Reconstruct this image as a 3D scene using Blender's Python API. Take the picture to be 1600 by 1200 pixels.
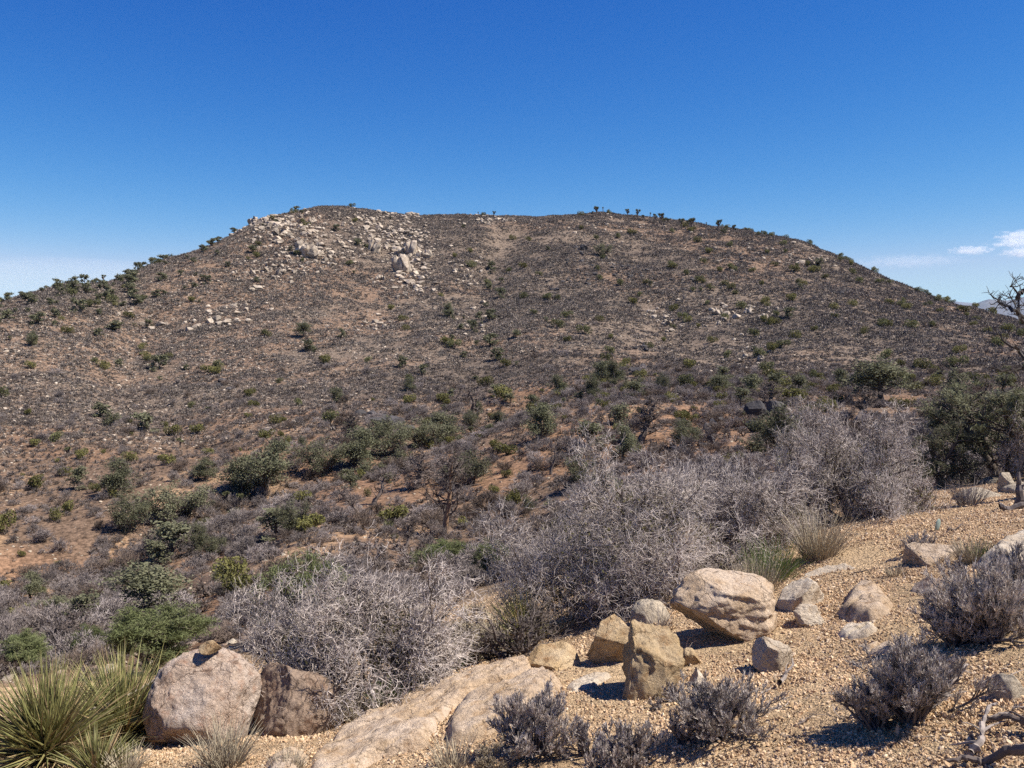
import bpy, bmesh, math, random, time
import numpy as np
from mathutils import Vector, Euler

T0 = time.time()
for o in list(bpy.data.objects):
    bpy.data.objects.remove(o)
scene = bpy.context.scene
COL = scene.collection
R = math.radians

# ----------------------------------------------------------------- camera
FPX = 1386.0                     # focal length in pixels of the 1600 px wide photograph
HOR = 505.0                      # row of the horizon
PITCH = math.atan((600.0 - HOR) / FPX)
cam_d = bpy.data.cameras.new('camera')
cam_d.sensor_width = 36.0
cam_d.lens = 36.0 * FPX / 1600.0
cam_d.clip_start = 0.05
cam_d.clip_end = 90000.0
cam = bpy.data.objects.new('camera', cam_d)
COL.objects.link(cam)
cam.location = (0, 0, 0)
cam.rotation_euler = (R(90) - PITCH, 0, 0)
scene.camera = cam

# ----------------------------------------------------------------- sky, sun, exposure
SUN_EL, SUN_AZ = R(54.0), R(98.0)          # azimuth clockwise from the view direction (+Y)
world = bpy.data.worlds.new('World')
scene.world = world
world.use_nodes = True
wn = world.node_tree.nodes
wl = world.node_tree.links
sky_n = wn.new('ShaderNodeTexSky')
sky_n.sky_type = 'NISHITA'
sky_n.sun_disc = False
sky_n.sun_elevation = SUN_EL
sky_n.sun_rotation = SUN_AZ
sky_n.altitude = 1600.0
sky_n.air_density = 1.0
sky_n.dust_density = 0.3
sky_n.ozone_density = 3.0
# the photograph's rendition of the sky: deeper blue, the same curve over the whole dome
sep, com = wn.new('ShaderNodeSeparateColor'), wn.new('ShaderNodeCombineColor')
wl.new(sky_n.outputs[0], sep.inputs[0])
for ch, (gam, gain) in enumerate(((2.7, 3.7), (1.42, 1.12), (0.72, 0.97))):
    pw, ml = wn.new('ShaderNodeMath'), wn.new('ShaderNodeMath')
    pw.operation, ml.operation = 'POWER', 'MULTIPLY'
    wl.new(sep.outputs[ch], pw.inputs[0])
    pw.inputs[1].default_value = gam
    wl.new(pw.outputs[0], ml.inputs[0])
    ml.inputs[1].default_value = gain * 10.0 / 10.0 ** gam
    if ch == 0:
        cap = wn.new('ShaderNodeMath')
        cap.operation = 'MINIMUM'
        wl.new(ml.outputs[0], cap.inputs[0])
        ml = cap
    elif ch == 1:                                    # red never outgrows green: no pink horizon
        lim = wn.new('ShaderNodeMath')
        lim.operation = 'MULTIPLY'
        wl.new(ml.outputs[0], lim.inputs[0])
        lim.inputs[1].default_value = 0.72
        wl.new(lim.outputs[0], cap.inputs[1])
    wl.new(ml.outputs[0], com.inputs[ch])
wl.new(com.outputs[0], wn['Background'].inputs[0])
wn['Background'].inputs[1].default_value = 0.06
sun_d = bpy.data.lights.new('sun', 'SUN')
sun_d.energy = 5.0
sun_d.angle = R(0.53)
sun_d.color = (1.0, 0.95, 0.875)
sun = bpy.data.objects.new('sun', sun_d)
COL.objects.link(sun)
SUN_DIR = Vector((math.cos(SUN_EL) * math.sin(SUN_AZ), math.cos(SUN_EL) * math.cos(SUN_AZ), math.sin(SUN_EL)))
sun.rotation_euler = SUN_DIR.to_track_quat('Z', 'Y').to_euler()
scene.view_settings.view_transform = 'Standard'
scene.view_settings.look = 'None'
scene.view_settings.exposure = 0.85
scene.view_settings.gamma = 1.0
scene.view_settings.use_curve_mapping = False
scene.cycles.max_bounces = 5
scene.cycles.diffuse_bounces = 3
scene.cycles.volume_bounces = 3
scene.cycles.transparent_max_bounces = 8
scene.cycles.use_denoising = False
scene.cycles.use_adaptive_sampling = False
scene.cycles.caustics_reflective = False
scene.cycles.caustics_refractive = False


# ----------------------------------------------------------------- numeric helpers
def rng_of(seed):
    return np.random.default_rng(seed)


def _hash(*k):
    h = np.zeros_like(k[0], dtype=np.uint32)
    for a, m in zip(k, (374761393, 668265263, 2147483647, 1274126177)):
        h = h + (a.astype(np.int64) & 0xffffffff).astype(np.uint32) * np.uint32(m)
    h = (h ^ (h >> np.uint32(13))) * np.uint32(1274126177)
    h = h ^ (h >> np.uint32(16))
    return (h & np.uint32(0xffff)).astype(np.float64) / 65535.0


def vnoise2(x, y, seed=0):
    xi, yi = np.floor(x), np.floor(y)
    fx, fy = x - xi, y - yi
    u, v = fx * fx * (3 - 2 * fx), fy * fy * (3 - 2 * fy)
    s = np.full_like(xi, seed)
    a, b = _hash(xi, yi, s), _hash(xi + 1, yi, s)
    c, d = _hash(xi, yi + 1, s), _hash(xi + 1, yi + 1, s)
    return (a + (b - a) * u) * (1 - v) + (c + (d - c) * u) * v


def fbm2(x, y, octv=4, seed=0, gain=0.5):
    x, y = np.asarray(x, float), np.asarray(y, float)
    out, amp, tot = 0.0, 1.0, 0.0
    for i in range(octv):
        cx, sx = math.cos(0.6 * i), math.sin(0.6 * i)
        f = 2.03 ** i
        out = out + amp * (vnoise2((x * cx - y * sx) * f, (x * sx + y * cx) * f, seed + i * 17) * 2 - 1)
        tot += amp
        amp *= gain
    return out / tot


def vnoise3(p, seed=0):
    i = np.floor(p)
    f = p - i
    u = f * f * (3 - 2 * f)
    s = np.full(len(p), seed, float)
    r = 0
    for dx in (0, 1):
        for dy in (0, 1):
            for dz in (0, 1):
                w = (u[:, 0] if dx else 1 - u[:, 0]) * (u[:, 1] if dy else 1 - u[:, 1]) * (u[:, 2] if dz else 1 - u[:, 2])
                r = r + w * _hash(i[:, 0] + dx, i[:, 1] + dy, i[:, 2] + dz, s)
    return r


def fbm3(p, octv=4, seed=0, gain=0.5):
    out, amp, tot = 0.0, 1.0, 0.0
    for i in range(octv):
        out = out + amp * (vnoise3(p * 2.03 ** i + 7.3 * i, seed + 13 * i) * 2 - 1)
        tot += amp
        amp *= gain
    return out / tot


def sstep(a, b, x):
    t = np.clip((np.asarray(x, float) - a) / (b - a), 0, 1)
    return t * t * (3 - 2 * t)


def unit(v):
    return v / np.maximum(np.linalg.norm(v, axis=-1, keepdims=True), 1e-9)


# ----------------------------------------------------------------- terrain as a height function
def pix_dir(px, py):
    """horizontal azimuth and tangent of elevation of the ray through a pixel of the photograph"""
    cx, cy = (px - 800.0) / FPX, (600.0 - py) / FPX
    fy = math.cos(PITCH) + cy * math.sin(PITCH)
    fz = -math.sin(PITCH) + cy * math.cos(PITCH)
    az = math.atan2(cx, fy)
    return az, fz / math.hypot(cx, fy)


CTRL = [  # (column, row, ground distance in metres)
    (0, 1600, 2.5), (800, 1600, 2.12), (1600, 1600, 1.98), (-300, 1400, 3.4), (1900, 1400, 2.3),
    (450, 1195, 3.9), (250, 1195, 4.3), (100, 1195, 4.7), (-200, 1195, 4.9), (800, 1195, 3.5), (1200, 1195, 3.3), (1500, 1195, 3.2), (1900, 1195, 3.0),
    (830, 1040, 4.9), (640, 1110, 4.5), (480, 1165, 4.3), (1100, 1010, 4.8), (1300, 960, 5.2), (1600, 960, 4.8), (1600, 860, 6.2), (1600, 775, 9.0),
    (1480, 797, 8.4), (1340, 830, 7.5), (1900, 800, 7.8), (1150, 920, 6.2), (1000, 965, 5.8), (860, 1015, 5.5),
    (600, 1075, 6.3), (400, 1110, 6.6), (100, 1120, 7.5), (-200, 1120, 8), (720, 1010, 7.6),
    (1000, 890, 9), (1300, 800, 10), (1480, 768, 12), (1600, 745, 14), (1900, 745, 14),
    (100, 1010, 30), (400, 985, 20), (720, 905, 25), (-200, 1010, 33), (560, 950, 18), (850, 880, 16),
    (1000, 800, 25), (1250, 740, 28), (1480, 710, 28), (1600, 695, 30), (1900, 690, 30),
    (0, 950, 45), (240, 935, 45), (500, 860, 42), (700, 835, 48), (850, 780, 48), (1000, 722, 52), (1220, 695, 55), (1450, 665, 58),
    (1600, 650, 60), (1900, 645, 60), (-200, 965, 50),
    (0, 850, 68), (200, 820, 66), (430, 760, 70), (640, 700, 75), (850, 650, 82), (1000, 618, 92), (1200, 625, 90), (1370, 624, 90), (1600, 617, 95),
    (1900, 612, 95), (-200, 870, 66),
    (0, 700, 105), (200, 680, 108), (400, 650, 115), (600, 620, 122), (800, 590, 128), (1000, 592, 118), (1200, 592, 120), (1400, 592, 122),
    (1600, 588, 125), (1900, 585, 125), (-200, 710, 100),
    (0, 600, 145), (200, 570, 160), (400, 500, 195), (600, 500, 200), (800, 500, 188), (1000, 490, 198), (1200, 490, 198), (1400, 520, 182),
    (1600, 548, 170), (1900, 562, 160), (-200, 600, 140),
    (200, 485, 208), (400, 400, 258), (600, 400, 268), (800, 400, 262), (1000, 400, 270), (1200, 425, 258), (1400, 472, 240), (1600, 517, 220),
]
SKYL = [(-200, 527, 182), (0, 470, 215), (100, 450, 235), (250, 411, 265), (350, 373, 288), (400, 347, 303), (470, 329, 318), (510, 319, 330),
        (600, 327, 335), (700, 334, 340), (800, 338, 345), (930, 334, 352), (1050, 346, 347), (1150, 358, 340), (1250, 379, 325), (1350, 419, 310),
        (1450, 460, 290), (1550, 488, 272), (1600, 499, 265), (1900, 545, 240)]
cp = []
for (a, b, r) in CTRL + SKYL:
    az, t = pix_dir(a, b)
    cp.append((az, math.log(r), t))
for (a, b, r) in SKYL:
    az, t = pix_dir(a, b)
    cp.append((az, math.log(r * 1.16), t - 0.02))
    cp.append((az, math.log(r * 1.9), t * 0.4 - 0.06))
cp = np.array(cp)
KA = 3.0


def tps_fit(cp, lam=2e-4):
    P = np.stack([cp[:, 0] * KA, cp[:, 1]], 1)
    n = len(P)
    d2 = ((P[:, None] - P[None]) ** 2).sum(-1)
    K = 0.5 * d2 * np.log(d2 + 1e-12) + lam * np.eye(n)
    Q = np.concatenate([np.ones((n, 1)), P], 1)
    A = np.block([[K, Q], [Q.T, np.zeros((3, 3))]])
    w = np.linalg.solve(A, np.concatenate([cp[:, 2], np.zeros(3)]))
    return P, w


_P, _W = tps_fit(cp)
GA = np.linspace(-0.74, 0.74, 240)
GL = np.linspace(math.log(2.0), math.log(800.0), 320)
gu, gv = np.meshgrid(GA * KA, GL, indexing='ij')
q = np.stack([gu.ravel(), gv.ravel()], 1)
val = np.zeros(len(q))
for s in range(0, len(q), 8000):
    d2 = ((q[s:s + 8000, None] - _P[None]) ** 2).sum(-1)
    val[s:s + 8000] = (0.5 * d2 * np.log(d2 + 1e-12)) @ _W[:-3] + _W[-3] + q[s:s + 8000] @ _W[-2:]
GT = val.reshape(gu.shape)


def t_smooth(az, lr):
    i = np.clip((az - GA[0]) / (GA[1] - GA[0]), 0, len(GA) - 1.001)
    j = np.clip((lr - GL[0]) / (GL[1] - GL[0]), 0, len(GL) - 1.001)
    i0, j0 = i.astype(int), j.astype(int)
    fi, fj = i - i0, j - j0
    return (GT[i0, j0] * (1 - fi) * (1 - fj) + GT[i0 + 1, j0] * fi * (1 - fj) + GT[i0, j0 + 1] * (1 - fi) * fj + GT[i0 + 1, j0 + 1] * fi * fj)


GULLIES = []          # world-space polylines, filled below: (points, width, depth)


def ground_z(x, y, noise=True):
    x, y = np.atleast_1d(np.asarray(x, float)), np.atleast_1d(np.asarray(y, float))
    r = np.hypot(x, y)
    az = np.arctan2(x, y)
    rr = np.clip(r, 2.0, 780.0)
    lr = np.log(rr)
    zc = t_smooth(np.clip(az, -0.73, 0.73), lr) * rr
    za = 0.5 * (t_smooth(np.full_like(az, -0.73), lr) + t_smooth(np.full_like(az, 0.73), lr)) * rr
    b = sstep(0.8, 2.9, np.abs(az))
    z = zc * (1 - b) + za * b
    z = z + (-1.62 - z) * (1 - sstep(0.2, 2.2, r))
    z = z + (-95.0 - z) * sstep(math.log(620), math.log(2600), np.log(np.maximum(r, 1)))
    if noise:
        near = 1 - sstep(9, 22, r)
        mid = sstep(9, 22, r) * (1 - sstep(110, 150, r))
        hill = sstep(110, 150, r) * (1 - sstep(700, 1500, r))
        n1 = fbm2(x / 1.4, y / 1.4, 5, 3, 0.55)
        z = z + near * (0.045 * n1 + 0.010 * fbm2(x / 0.11, y / 0.11, 3, 9))
        z = z + mid * (0.35 * fbm2(x / 9, y / 9, 5, 21, 0.5))
        g = fbm2(x / 42, y / 60, 5, 33, 0.55)
        z = z + hill * (1.9 * g + 0.5 * fbm2(x / 7, y / 7, 3, 35))
        for pts, wid, dep in GULLIES:
            dm = np.full(x.shape, 1e9)
            for (ax, ay), (bx, by) in zip(pts[:-1], pts[1:]):
                ex, ey = bx - ax, by - ay
                tt = np.clip(((x - ax) * ex + (y - ay) * ey) / (ex * ex + ey * ey), 0, 1)
                dm = np.minimum(dm, np.hypot(x - ax - tt * ex, y - ay - tt * ey))
            z = z - dep * np.exp(-(dm / wid) ** 2)
    return z


_RS = np.exp(np.linspace(math.log(2.1), math.log(600), 2600))


def at(px, py, rmin=0.0):
    """point of the ground seen through a pixel of the photograph, not nearer than rmin"""
    az, t = pix_dir(px, py)
    rs = _RS[_RS >= rmin] if rmin else _RS
    x, y = rs * math.sin(az), rs * math.cos(az)
    z = ground_z(x, y)
    hit = np.nonzero(z / rs >= t)[0]
    k = hit[0] if len(hit) else int(np.argmax(z / rs))
    return Vector((x[k], y[k], z[k]))


def at_r(px, r):
    az, _ = pix_dir(px, 600)
    x, y = r * math.sin(az), r * math.cos(az)
    return Vector((x, y, float(ground_z(x, y)[0])))


def to_pix(x, y, z):
    c, s = math.cos(PITCH), math.sin(PITCH)
    dep = y * c - z * s
    up = y * s + z * c
    return 800 + FPX * x / dep, 600 - FPX * up / dep


def mpp(p):
    """metres per photograph pixel at a point"""
    return (p[1] * math.cos(PITCH) - p[2] * math.sin(PITCH)) / FPX


def wpts(lst, rmin=100):
    return [tuple(at(a, b, rmin)[:2]) for a, b in lst]


g1 = wpts([(800, 360), (770, 420), (745, 480), (760, 540), (735, 590), (700, 640)], 60)
g2 = wpts([(230, 500), (205, 590), (235, 640), (300, 690)], 60)
g3 = wpts([(1010, 470), (1060, 530), (1130, 570)], 100)
g4 = wpts([(-60, 900), (120, 850), (280, 805), (430, 755), (600, 700), (740, 655), (820, 610)], 40)
g5 = wpts([(1010, 650), (860, 700), (720, 775), (540, 860), (360, 965)], 24)
GULLIES += [(g1, 7.0, 2.2), (g2, 6.0, 1.6), (g3, 5.0, 1.2), (g4, 5.0, 1.8), (g5, 6.0, -1.0)]


# ----------------------------------------------------------------- mesh helpers
def make_mesh(name, verts, faces, mats, smooth=False, midx=None):
    """verts (N,3); faces: list of (M,k) integer arrays; mats: materials; midx: one index or one array for each face array"""
    me = bpy.data.meshes.new(name)
    verts = np.asarray(verts, np.float32)
    me.vertices.add(len(verts))
    me.vertices.foreach_set('co', verts.ravel())
    faces = [np.asarray(f, np.int32) for f in faces if len(f)]
    loops = np.concatenate([f.ravel() for f in faces])
    sizes = np.concatenate([np.full(len(f), f.shape[1], np.int32) for f in faces])
    me.loops.add(len(loops))
    me.loops.foreach_set('vertex_index', loops)
    me.polygons.add(len(sizes))
    starts = np.concatenate([[0], np.cumsum(sizes)[:-1]]).astype(np.int32)
    me.polygons.foreach_set('loop_start', starts)
    for m in mats:
        me.materials.append(m)
    if midx is not None:
        mi = np.concatenate([np.broadcast_to(np.asarray(k, np.int32), (len(f),)) for f, k in zip(faces, midx)])
        me.polygons.foreach_set('material_index', mi.astype(np.int32))
    me.polygons.foreach_set('use_smooth', np.full(len(sizes), smooth))
    me.update(calc_edges=True)
    return me


class Acc:
    """collects pieces of geometry for one mesh"""
    def __init__(self):
        self.v, self.f, self.m, self.n = [], [], [], 0

    def add(self, v, f, m=0):
        v = np.asarray(v, np.float32).reshape(-1, 3)
        self.v.append(v)
        self.f.append(np.asarray(f) + self.n)
        self.m.append(m)
        self.n += len(v)

    def mesh(self, name, mats, smooth=False):
        return make_mesh(name, np.concatenate(self.v), self.f, mats, smooth, self.m)

    def verts(self):
        return np.concatenate(self.v)


def tubes(acc, P, rad, sides=3, m=0):
    """P (B,n,3) centre lines, rad (B,n)"""
    B, n, _ = P.shape
    t = unit(P[:, -1] - P[:, 0])
    ref = np.where(np.abs(t[:, 2:3]) < 0.8, np.array([[0, 0, 1.0]]), np.array([[1.0, 0, 0]]))
    u = unit(np.cross(t, ref))
    w = np.cross(t, u)
    a = np.arange(sides) * 2 * math.pi / sides
    off = np.cos(a)[None, :, None] * u[:, None] + np.sin(a)[None, :, None] * w[:, None]
    V = P[:, :, None, :] + rad[:, :, None, None] * off[:, None]
    base = (np.arange(B) * n * sides)[:, None, None]
    i = (np.arange(n - 1) * sides)[None, :, None]
    k = np.arange(sides)[None, None, :]
    k2 = (k + 1) % sides
    F = np.stack([base + i + k, base + i + k2, base + i + sides + k2, base + i + sides + k], -1).reshape(-1, 4)
    acc.add(V.reshape(-1, 3), F, m)


def ribbons(acc, P, wid, m=0, rng=None):
    """flat ribbons along polylines, for far twigs"""
    B, n, _ = P.shape
    t = unit(P[:, -1] - P[:, 0])
    u = unit(np.cross(t, unit(rng.normal(size=(B, 3)))))
    V = np.stack([P - u[:, None] * wid[:, :, None], P + u[:, None] * wid[:, :, None]], 2)
    base = (np.arange(B) * n * 2)[:, None]
    i = (np.arange(n - 1) * 2)[None, :]
    F = np.stack([base + i, base + i + 1, base + i + 3, base + i + 2], -1).reshape(-1, 4)
    acc.add(V.reshape(-1, 3), F, m)


def grow(rng, S, D, L, nseg, wander, up):
    P = [S]
    d = unit(D)
    upv = np.array([0, 0, 1.0])
    for i in range(nseg):
        d = unit(d + wander * rng.normal(size=d.shape) + up * upv)
        P.append(P[-1] + d * (L / nseg)[:, None])
    return np.stack(P, 1)


def sprout(rng, P, rad, k, t0=0.25, along=0.6, spread=0.9, out=0.0, centre=None, up=0.0):
    """k children on every branch of P: start, direction, parent index, radius there"""
    B, n, _ = P.shape
    b = np.repeat(np.arange(B), k)
    t = t0 + (1 - t0) * rng.random(B * k) ** 0.8
    x = t * (n - 1)
    i = np.minimum(x.astype(int), n - 2)
    f = (x - i)[:, None]
    S = P[b, i] * (1 - f) + P[b, i + 1] * f
    tang = unit(P[b, i + 1] - P[b, i])
    D = along * tang + spread * unit(rng.normal(size=S.shape)) + np.array([0, 0, up])
    if out:
        D = D + out * unit(S - centre)
    rr = rad[b, i] * (1 - f[:, 0]) + rad[b, i + 1] * f[:, 0]
    return S, unit(D), b, rr


def taper(r0, r1, n):
    s = np.linspace(0, 1, n)[None]
    return r0[:, None] * (1 - s) + r1[:, None] * s


def leaves(acc, C, size, rng, m=0, asp=0.45, up=0.0):
    """one triangle-pair leaf at each centre"""
    n = len(C)
    d = unit(rng.normal(size=(n, 3)) + np.array([0, 0, up]))
    s = unit(np.cross(d, rng.normal(size=(n, 3))))
    L = (size * (0.6 + 0.8 * rng.random(n)))[:, None] if np.ndim(size) else (size * (0.6 + 0.8 * rng.random(n)))[:, None]
    V = np.stack([C - d * L * .5, C + s * L * asp * .5, C + d * L * .5, C - s * L * asp * .5], 1)
    F = np.arange(n * 4).reshape(n, 4)
    acc.add(V.reshape(-1, 3), F, m)


def fit(parts, w, d, h, pct=99.0):
    """scale vertex lists together so their spread is w x d x h standing on z = 0"""
    allv = np.concatenate([v for a in parts for v in a.v])
    lo, hi = np.percentile(allv, 100 - pct, axis=0), np.percentile(allv, pct, axis=0)
    c = np.array([0, 0, 0.0])
    sx = w / max(hi[0] - lo[0], 1e-6)
    sy = d / max(hi[1] - lo[1], 1e-6)
    sz = h / max(hi[2], 1e-6)
    off = np.array([(hi[0] + lo[0]) / 2, (hi[1] + lo[1]) / 2, 0])
    for a in parts:
        a.v = [((v - off * 0.6) * np.array([sx, sy, sz])).astype(np.float32) for v in a.v]


# ----------------------------------------------------------------- objects
def tag(o, label=None, cat=None, group=None, kind=None):
    if label: o['label'] = label
    if cat: o['category'] = cat
    if group: o['group'] = group
    if kind: o['kind'] = kind
    return o


def obj(name, me, parent=None, loc=(0, 0, 0), rot=(0, 0, 0), scl=(1, 1, 1)):
    o = bpy.data.objects.new(name, me)
    COL.objects.link(o)
    o.location, o.rotation_euler, o.scale = loc, rot, scl
    if parent: o.parent = parent
    return o


def thing(name, label, cat, parts, loc, rz=0.0, scl=(1, 1, 1), group=None):
    e = tag(obj(name, None, None, loc, (0, 0, rz), scl), label, cat, group)
    e.empty_display_size = 0.1
    for p in parts:
        c = obj(p[0], p[1], e)
        if len(p) > 2 and p[2]: c['kind'] = p[2]
    return e


def scatter(name, label, cat, sources, pts, rot, scl, idx):
    """one uncountable mass: instances of small meshes on points by geometry nodes"""
    me = bpy.data.meshes.new(name)
    n = len(pts)
    me.vertices.add(n)
    me.vertices.foreach_set('co', np.asarray(pts, np.float32).ravel())
    for an, tp, arr in (('rot', 'FLOAT_VECTOR', rot), ('scl', 'FLOAT_VECTOR', scl)):
        a = me.attributes.new(an, tp, 'POINT')
        a.data.foreach_set('vector', np.asarray(arr, np.float32).ravel())
    a = me.attributes.new('idx', 'INT', 'POINT')
    a.data.foreach_set('value', np.asarray(idx, np.int32))
    c = bpy.data.collections.new(name + '_kinds')
    for i, s in enumerate(sources):
        so = bpy.data.objects.new('%s_kind_%02d' % (name, i), s)
        c.objects.link(so)
    o = tag(obj(name, me), label, cat, None, 'stuff')
    ng = bpy.data.node_groups.new(name + '_scatter', 'GeometryNodeTree')
    ng.interface.new_socket('Geometry', in_out='INPUT', socket_type='NodeSocketGeometry')
    ng.interface.new_socket('Geometry', in_out='OUTPUT', socket_type='NodeSocketGeometry')
    N, Lk = ng.nodes, ng.links
    gi, go = N.new('NodeGroupInput'), N.new('NodeGroupOutput')
    ci = N.new('GeometryNodeCollectionInfo')
    ci.inputs['Collection'].default_value = c
    ci.inputs['Separate Children'].default_value = True
    ci.inputs['Reset Children'].default_value = True
    ip = N.new('GeometryNodeInstanceOnPoints')
    ip.inputs['Pick Instance'].default_value = True

    def attr(nm, tp):
        a = N.new('GeometryNodeInputNamedAttribute')
        a.data_type = tp
        a.inputs['Name'].default_value = nm
        return a.outputs['Attribute']
    Lk.new(gi.outputs[0], ip.inputs['Points'])
    Lk.new(ci.outputs[0], ip.inputs['Instance'])
    Lk.new(attr('idx', 'INT'), ip.inputs['Instance Index'])
    e2r = N.new('FunctionNodeEulerToRotation')
    Lk.new(attr('rot', 'FLOAT_VECTOR'), e2r.inputs[0])
    Lk.new(e2r.outputs[0], ip.inputs['Rotation'])
    Lk.new(attr('scl', 'FLOAT_VECTOR'), ip.inputs['Scale'])
    Lk.new(ip.outputs[0], go.inputs[0])
    md = o.modifiers.new('scatter', 'NODES')
    md.node_group = ng
    return o


# ----------------------------------------------------------------- materials
def new_mat(name, rough=0.9, spec=0.2):
    m = bpy.data.materials.new(name)
    m.use_nodes = True
    b = m.node_tree.nodes['Principled BSDF']
    b.inputs['Roughness'].default_value = rough
    b.inputs['Specular IOR Level'].default_value = spec
    return m, m.node_tree.nodes, m.node_tree.links, b


def nd(N, tp, **kw):
    n = N.new(tp)
    for k, v in kw.items():
        if k.startswith('i_'):
            n.inputs[k[2:].replace('_', ' ')].default_value = v
        else:
            setattr(n, k, v)
    return n


def mixc(N, L, fac, a, b, mode='MIX'):
    n = N.new('ShaderNodeMix')
    n.data_type = 'RGBA'
    n.blend_type = mode
    for s, v in zip((n.inputs[0], n.inputs[6], n.inputs[7]), (fac, a, b)):
        if hasattr(v, 'links') or hasattr(v, 'is_output'):
            L.new(v, s)
        else:
            s.default_value = v if not isinstance(v, tuple) else (v + (1,) if len(v) == 3 else v)
    return n.outputs[2]


def ramp(N, L, src, stops):
    n = N.new('ShaderNodeValToRGB')
    cr = n.color_ramp
    while len(cr.elements) < len(stops):
        cr.elements.new(0.5)
    for e, (p, c) in zip(cr.elements, stops):
        e.position = p
        e.color = (c, c, c, 1) if not isinstance(c, tuple) else c + (1,)
    L.new(src, n.inputs[0])
    return n.outputs[0]


def pos_out(N):
    return N.new('ShaderNodeNewGeometry').outputs['Position']


def noise(N, L, vec, scale, detail=4, rough=0.55, out='Fac'):
    n = nd(N, 'ShaderNodeTexNoise')
    n.inputs['Scale'].default_value = scale
    n.inputs['Detail'].default_value = detail
    n.inputs['Roughness'].default_value = rough
    if vec is not None: L.new(vec, n.inputs['Vector'])
    return n.outputs[out]


def plant_mat(name, ca, cb, nscale=6.0, rough=0.8, spec=0.15, transl=0.0, vary=0.35):
    """two tones by noise and a tone of its own for each plant"""
    m, N, L, b = new_mat(name, rough, spec)
    tc = N.new('ShaderNodeTexCoord').outputs['Object']
    f = ramp(N, L, noise(N, L, tc, nscale, 3), [(0.35, 0.0), (0.65, 1.0)])
    c = mixc(N, L, f, ca, cb)
    oi = N.new('ShaderNodeObjectInfo')
    mr = N.new('ShaderNodeMapRange')
    L.new(oi.outputs['Random'], mr.inputs[0])
    mr.inputs[3].default_value = 1 - vary
    mr.inputs[4].default_value = 1 + vary
    sc = N.new('ShaderNodeVectorMath')
    sc.operation = 'SCALE'
    L.new(c, sc.inputs[0])
    L.new(mr.outputs[0], sc.inputs['Scale'])
    L.new(sc.outputs[0], b.inputs['Base Color'])
    if transl:
        tr = N.new('ShaderNodeBsdfTranslucent')
        L.new(sc.outputs[0], tr.inputs[0])
        mx = N.new('ShaderNodeMixShader')
        mx.inputs[0].default_value = transl
        L.new(b.outputs[0], mx.inputs[1])
        L.new(tr.outputs[0], mx.inputs[2])
        L.new(mx.outputs[0], N['Material Output'].inputs[0])
    return m


def rock_mat(name, c1, c2, c3, scale=4.0, speck=0.35, crack=1.0, bump=0.5, vary=0.1):
    m, N, L, b = new_mat(name, 0.92, 0.2)
    p = pos_out(N)
    a = ramp(N, L, noise(N, L, p, scale, 5, 0.6), [(0.38, 0.0), (0.62, 1.0)])
    c = mixc(N, L, a, c1, c2)
    s = ramp(N, L, noise(N, L, p, scale * 2.6, 6, 0.7), [(0.52, 0.0), (0.7, 1.0)])
    c = mixc(N, L, s, c, c3)
    g = ramp(N, L, noise(N, L, p, scale * 45, 3, 0.8), [(0.30, 1.0), (0.5, 0.0)])
    gm = N.new('ShaderNodeMath')
    gm.operation = 'MULTIPLY'
    L.new(g, gm.inputs[0])
    gm.inputs[1].default_value = speck
    c = mixc(N, L, gm.outputs[0], c, tuple(0.3 * k for k in c1))
    li = ramp(N, L, noise(N, L, p, scale * 1.5, 8, 0.78), [(0.55, 0.0), (0.64, 0.55)])
    c = mixc(N, L, li, c, tuple(0.42 * k for k in c3))
    gr2 = ramp(N, L, noise(N, L, p, scale * 22, 5, 0.85), [(0.30, 0.62), (0.70, 1.38)])
    c = mixc(N, L, 1.0, c, gr2, 'MULTIPLY')
    joint_in = c
    oi = N.new('ShaderNodeObjectInfo')
    mr = N.new('ShaderNodeMapRange')
    L.new(oi.outputs['Random'], mr.inputs[0])
    mr.inputs[3].default_value = 1 - vary
    mr.inputs[4].default_value = 1 + vary
    sc = N.new('ShaderNodeVectorMath')
    sc.operation = 'SCALE'
    L.new(mr.outputs[0], sc.inputs['Scale'])
    L.new(sc.outputs[0], b.inputs['Base Color'])
    h1 = noise(N, L, p, scale * 9, 10, 0.74)
    v = nd(N, 'ShaderNodeTexVoronoi', feature='DISTANCE_TO_EDGE')
    v.inputs['Scale'].default_value = scale * 0.8
    wv = N.new('ShaderNodeVectorMath')
    wv.operation = 'ADD'
    L.new(p, wv.inputs[0])
    nw = N.new('ShaderNodeVectorMath')
    nw.operation = 'SCALE'
    nw.inputs['Scale'].default_value = 0.35 / scale * 2
    L.new(noise(N, L, p, scale * 2, 4, 0.6, 'Color'), nw.inputs[0])
    L.new(nw.outputs[0], wv.inputs[1])
    L.new(wv.outputs[0], v.inputs['Vector'])
    cr = ramp(N, L, v.outputs['Distance'], [(0.0, 0.0), (0.025, 1.0)])
    jf = ramp(N, L, v.outputs['Distance'], [(0.0, 0.75 * min(1.0, crack)), (0.016, 0.0)])
    L.new(mixc(N, L, jf, joint_in, tuple(0.22 * k for k in c3)), sc.inputs[0])
    ad = N.new('ShaderNodeMath')
    ad.operation = 'MULTIPLY_ADD'
    L.new(cr, ad.inputs[0])
    ad.inputs[1].default_value = 0.12 * crack
    L.new(h1, ad.inputs[2])
    bp = N.new('ShaderNodeBump')
    bp.inputs['Strength'].default_value = bump
    bp.inputs['Distance'].default_value = 0.16 / scale
    L.new(ad.outputs[0], bp.inputs['Height'])
    L.new(bp.outputs[0], b.inputs['Normal'])
    return m


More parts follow.
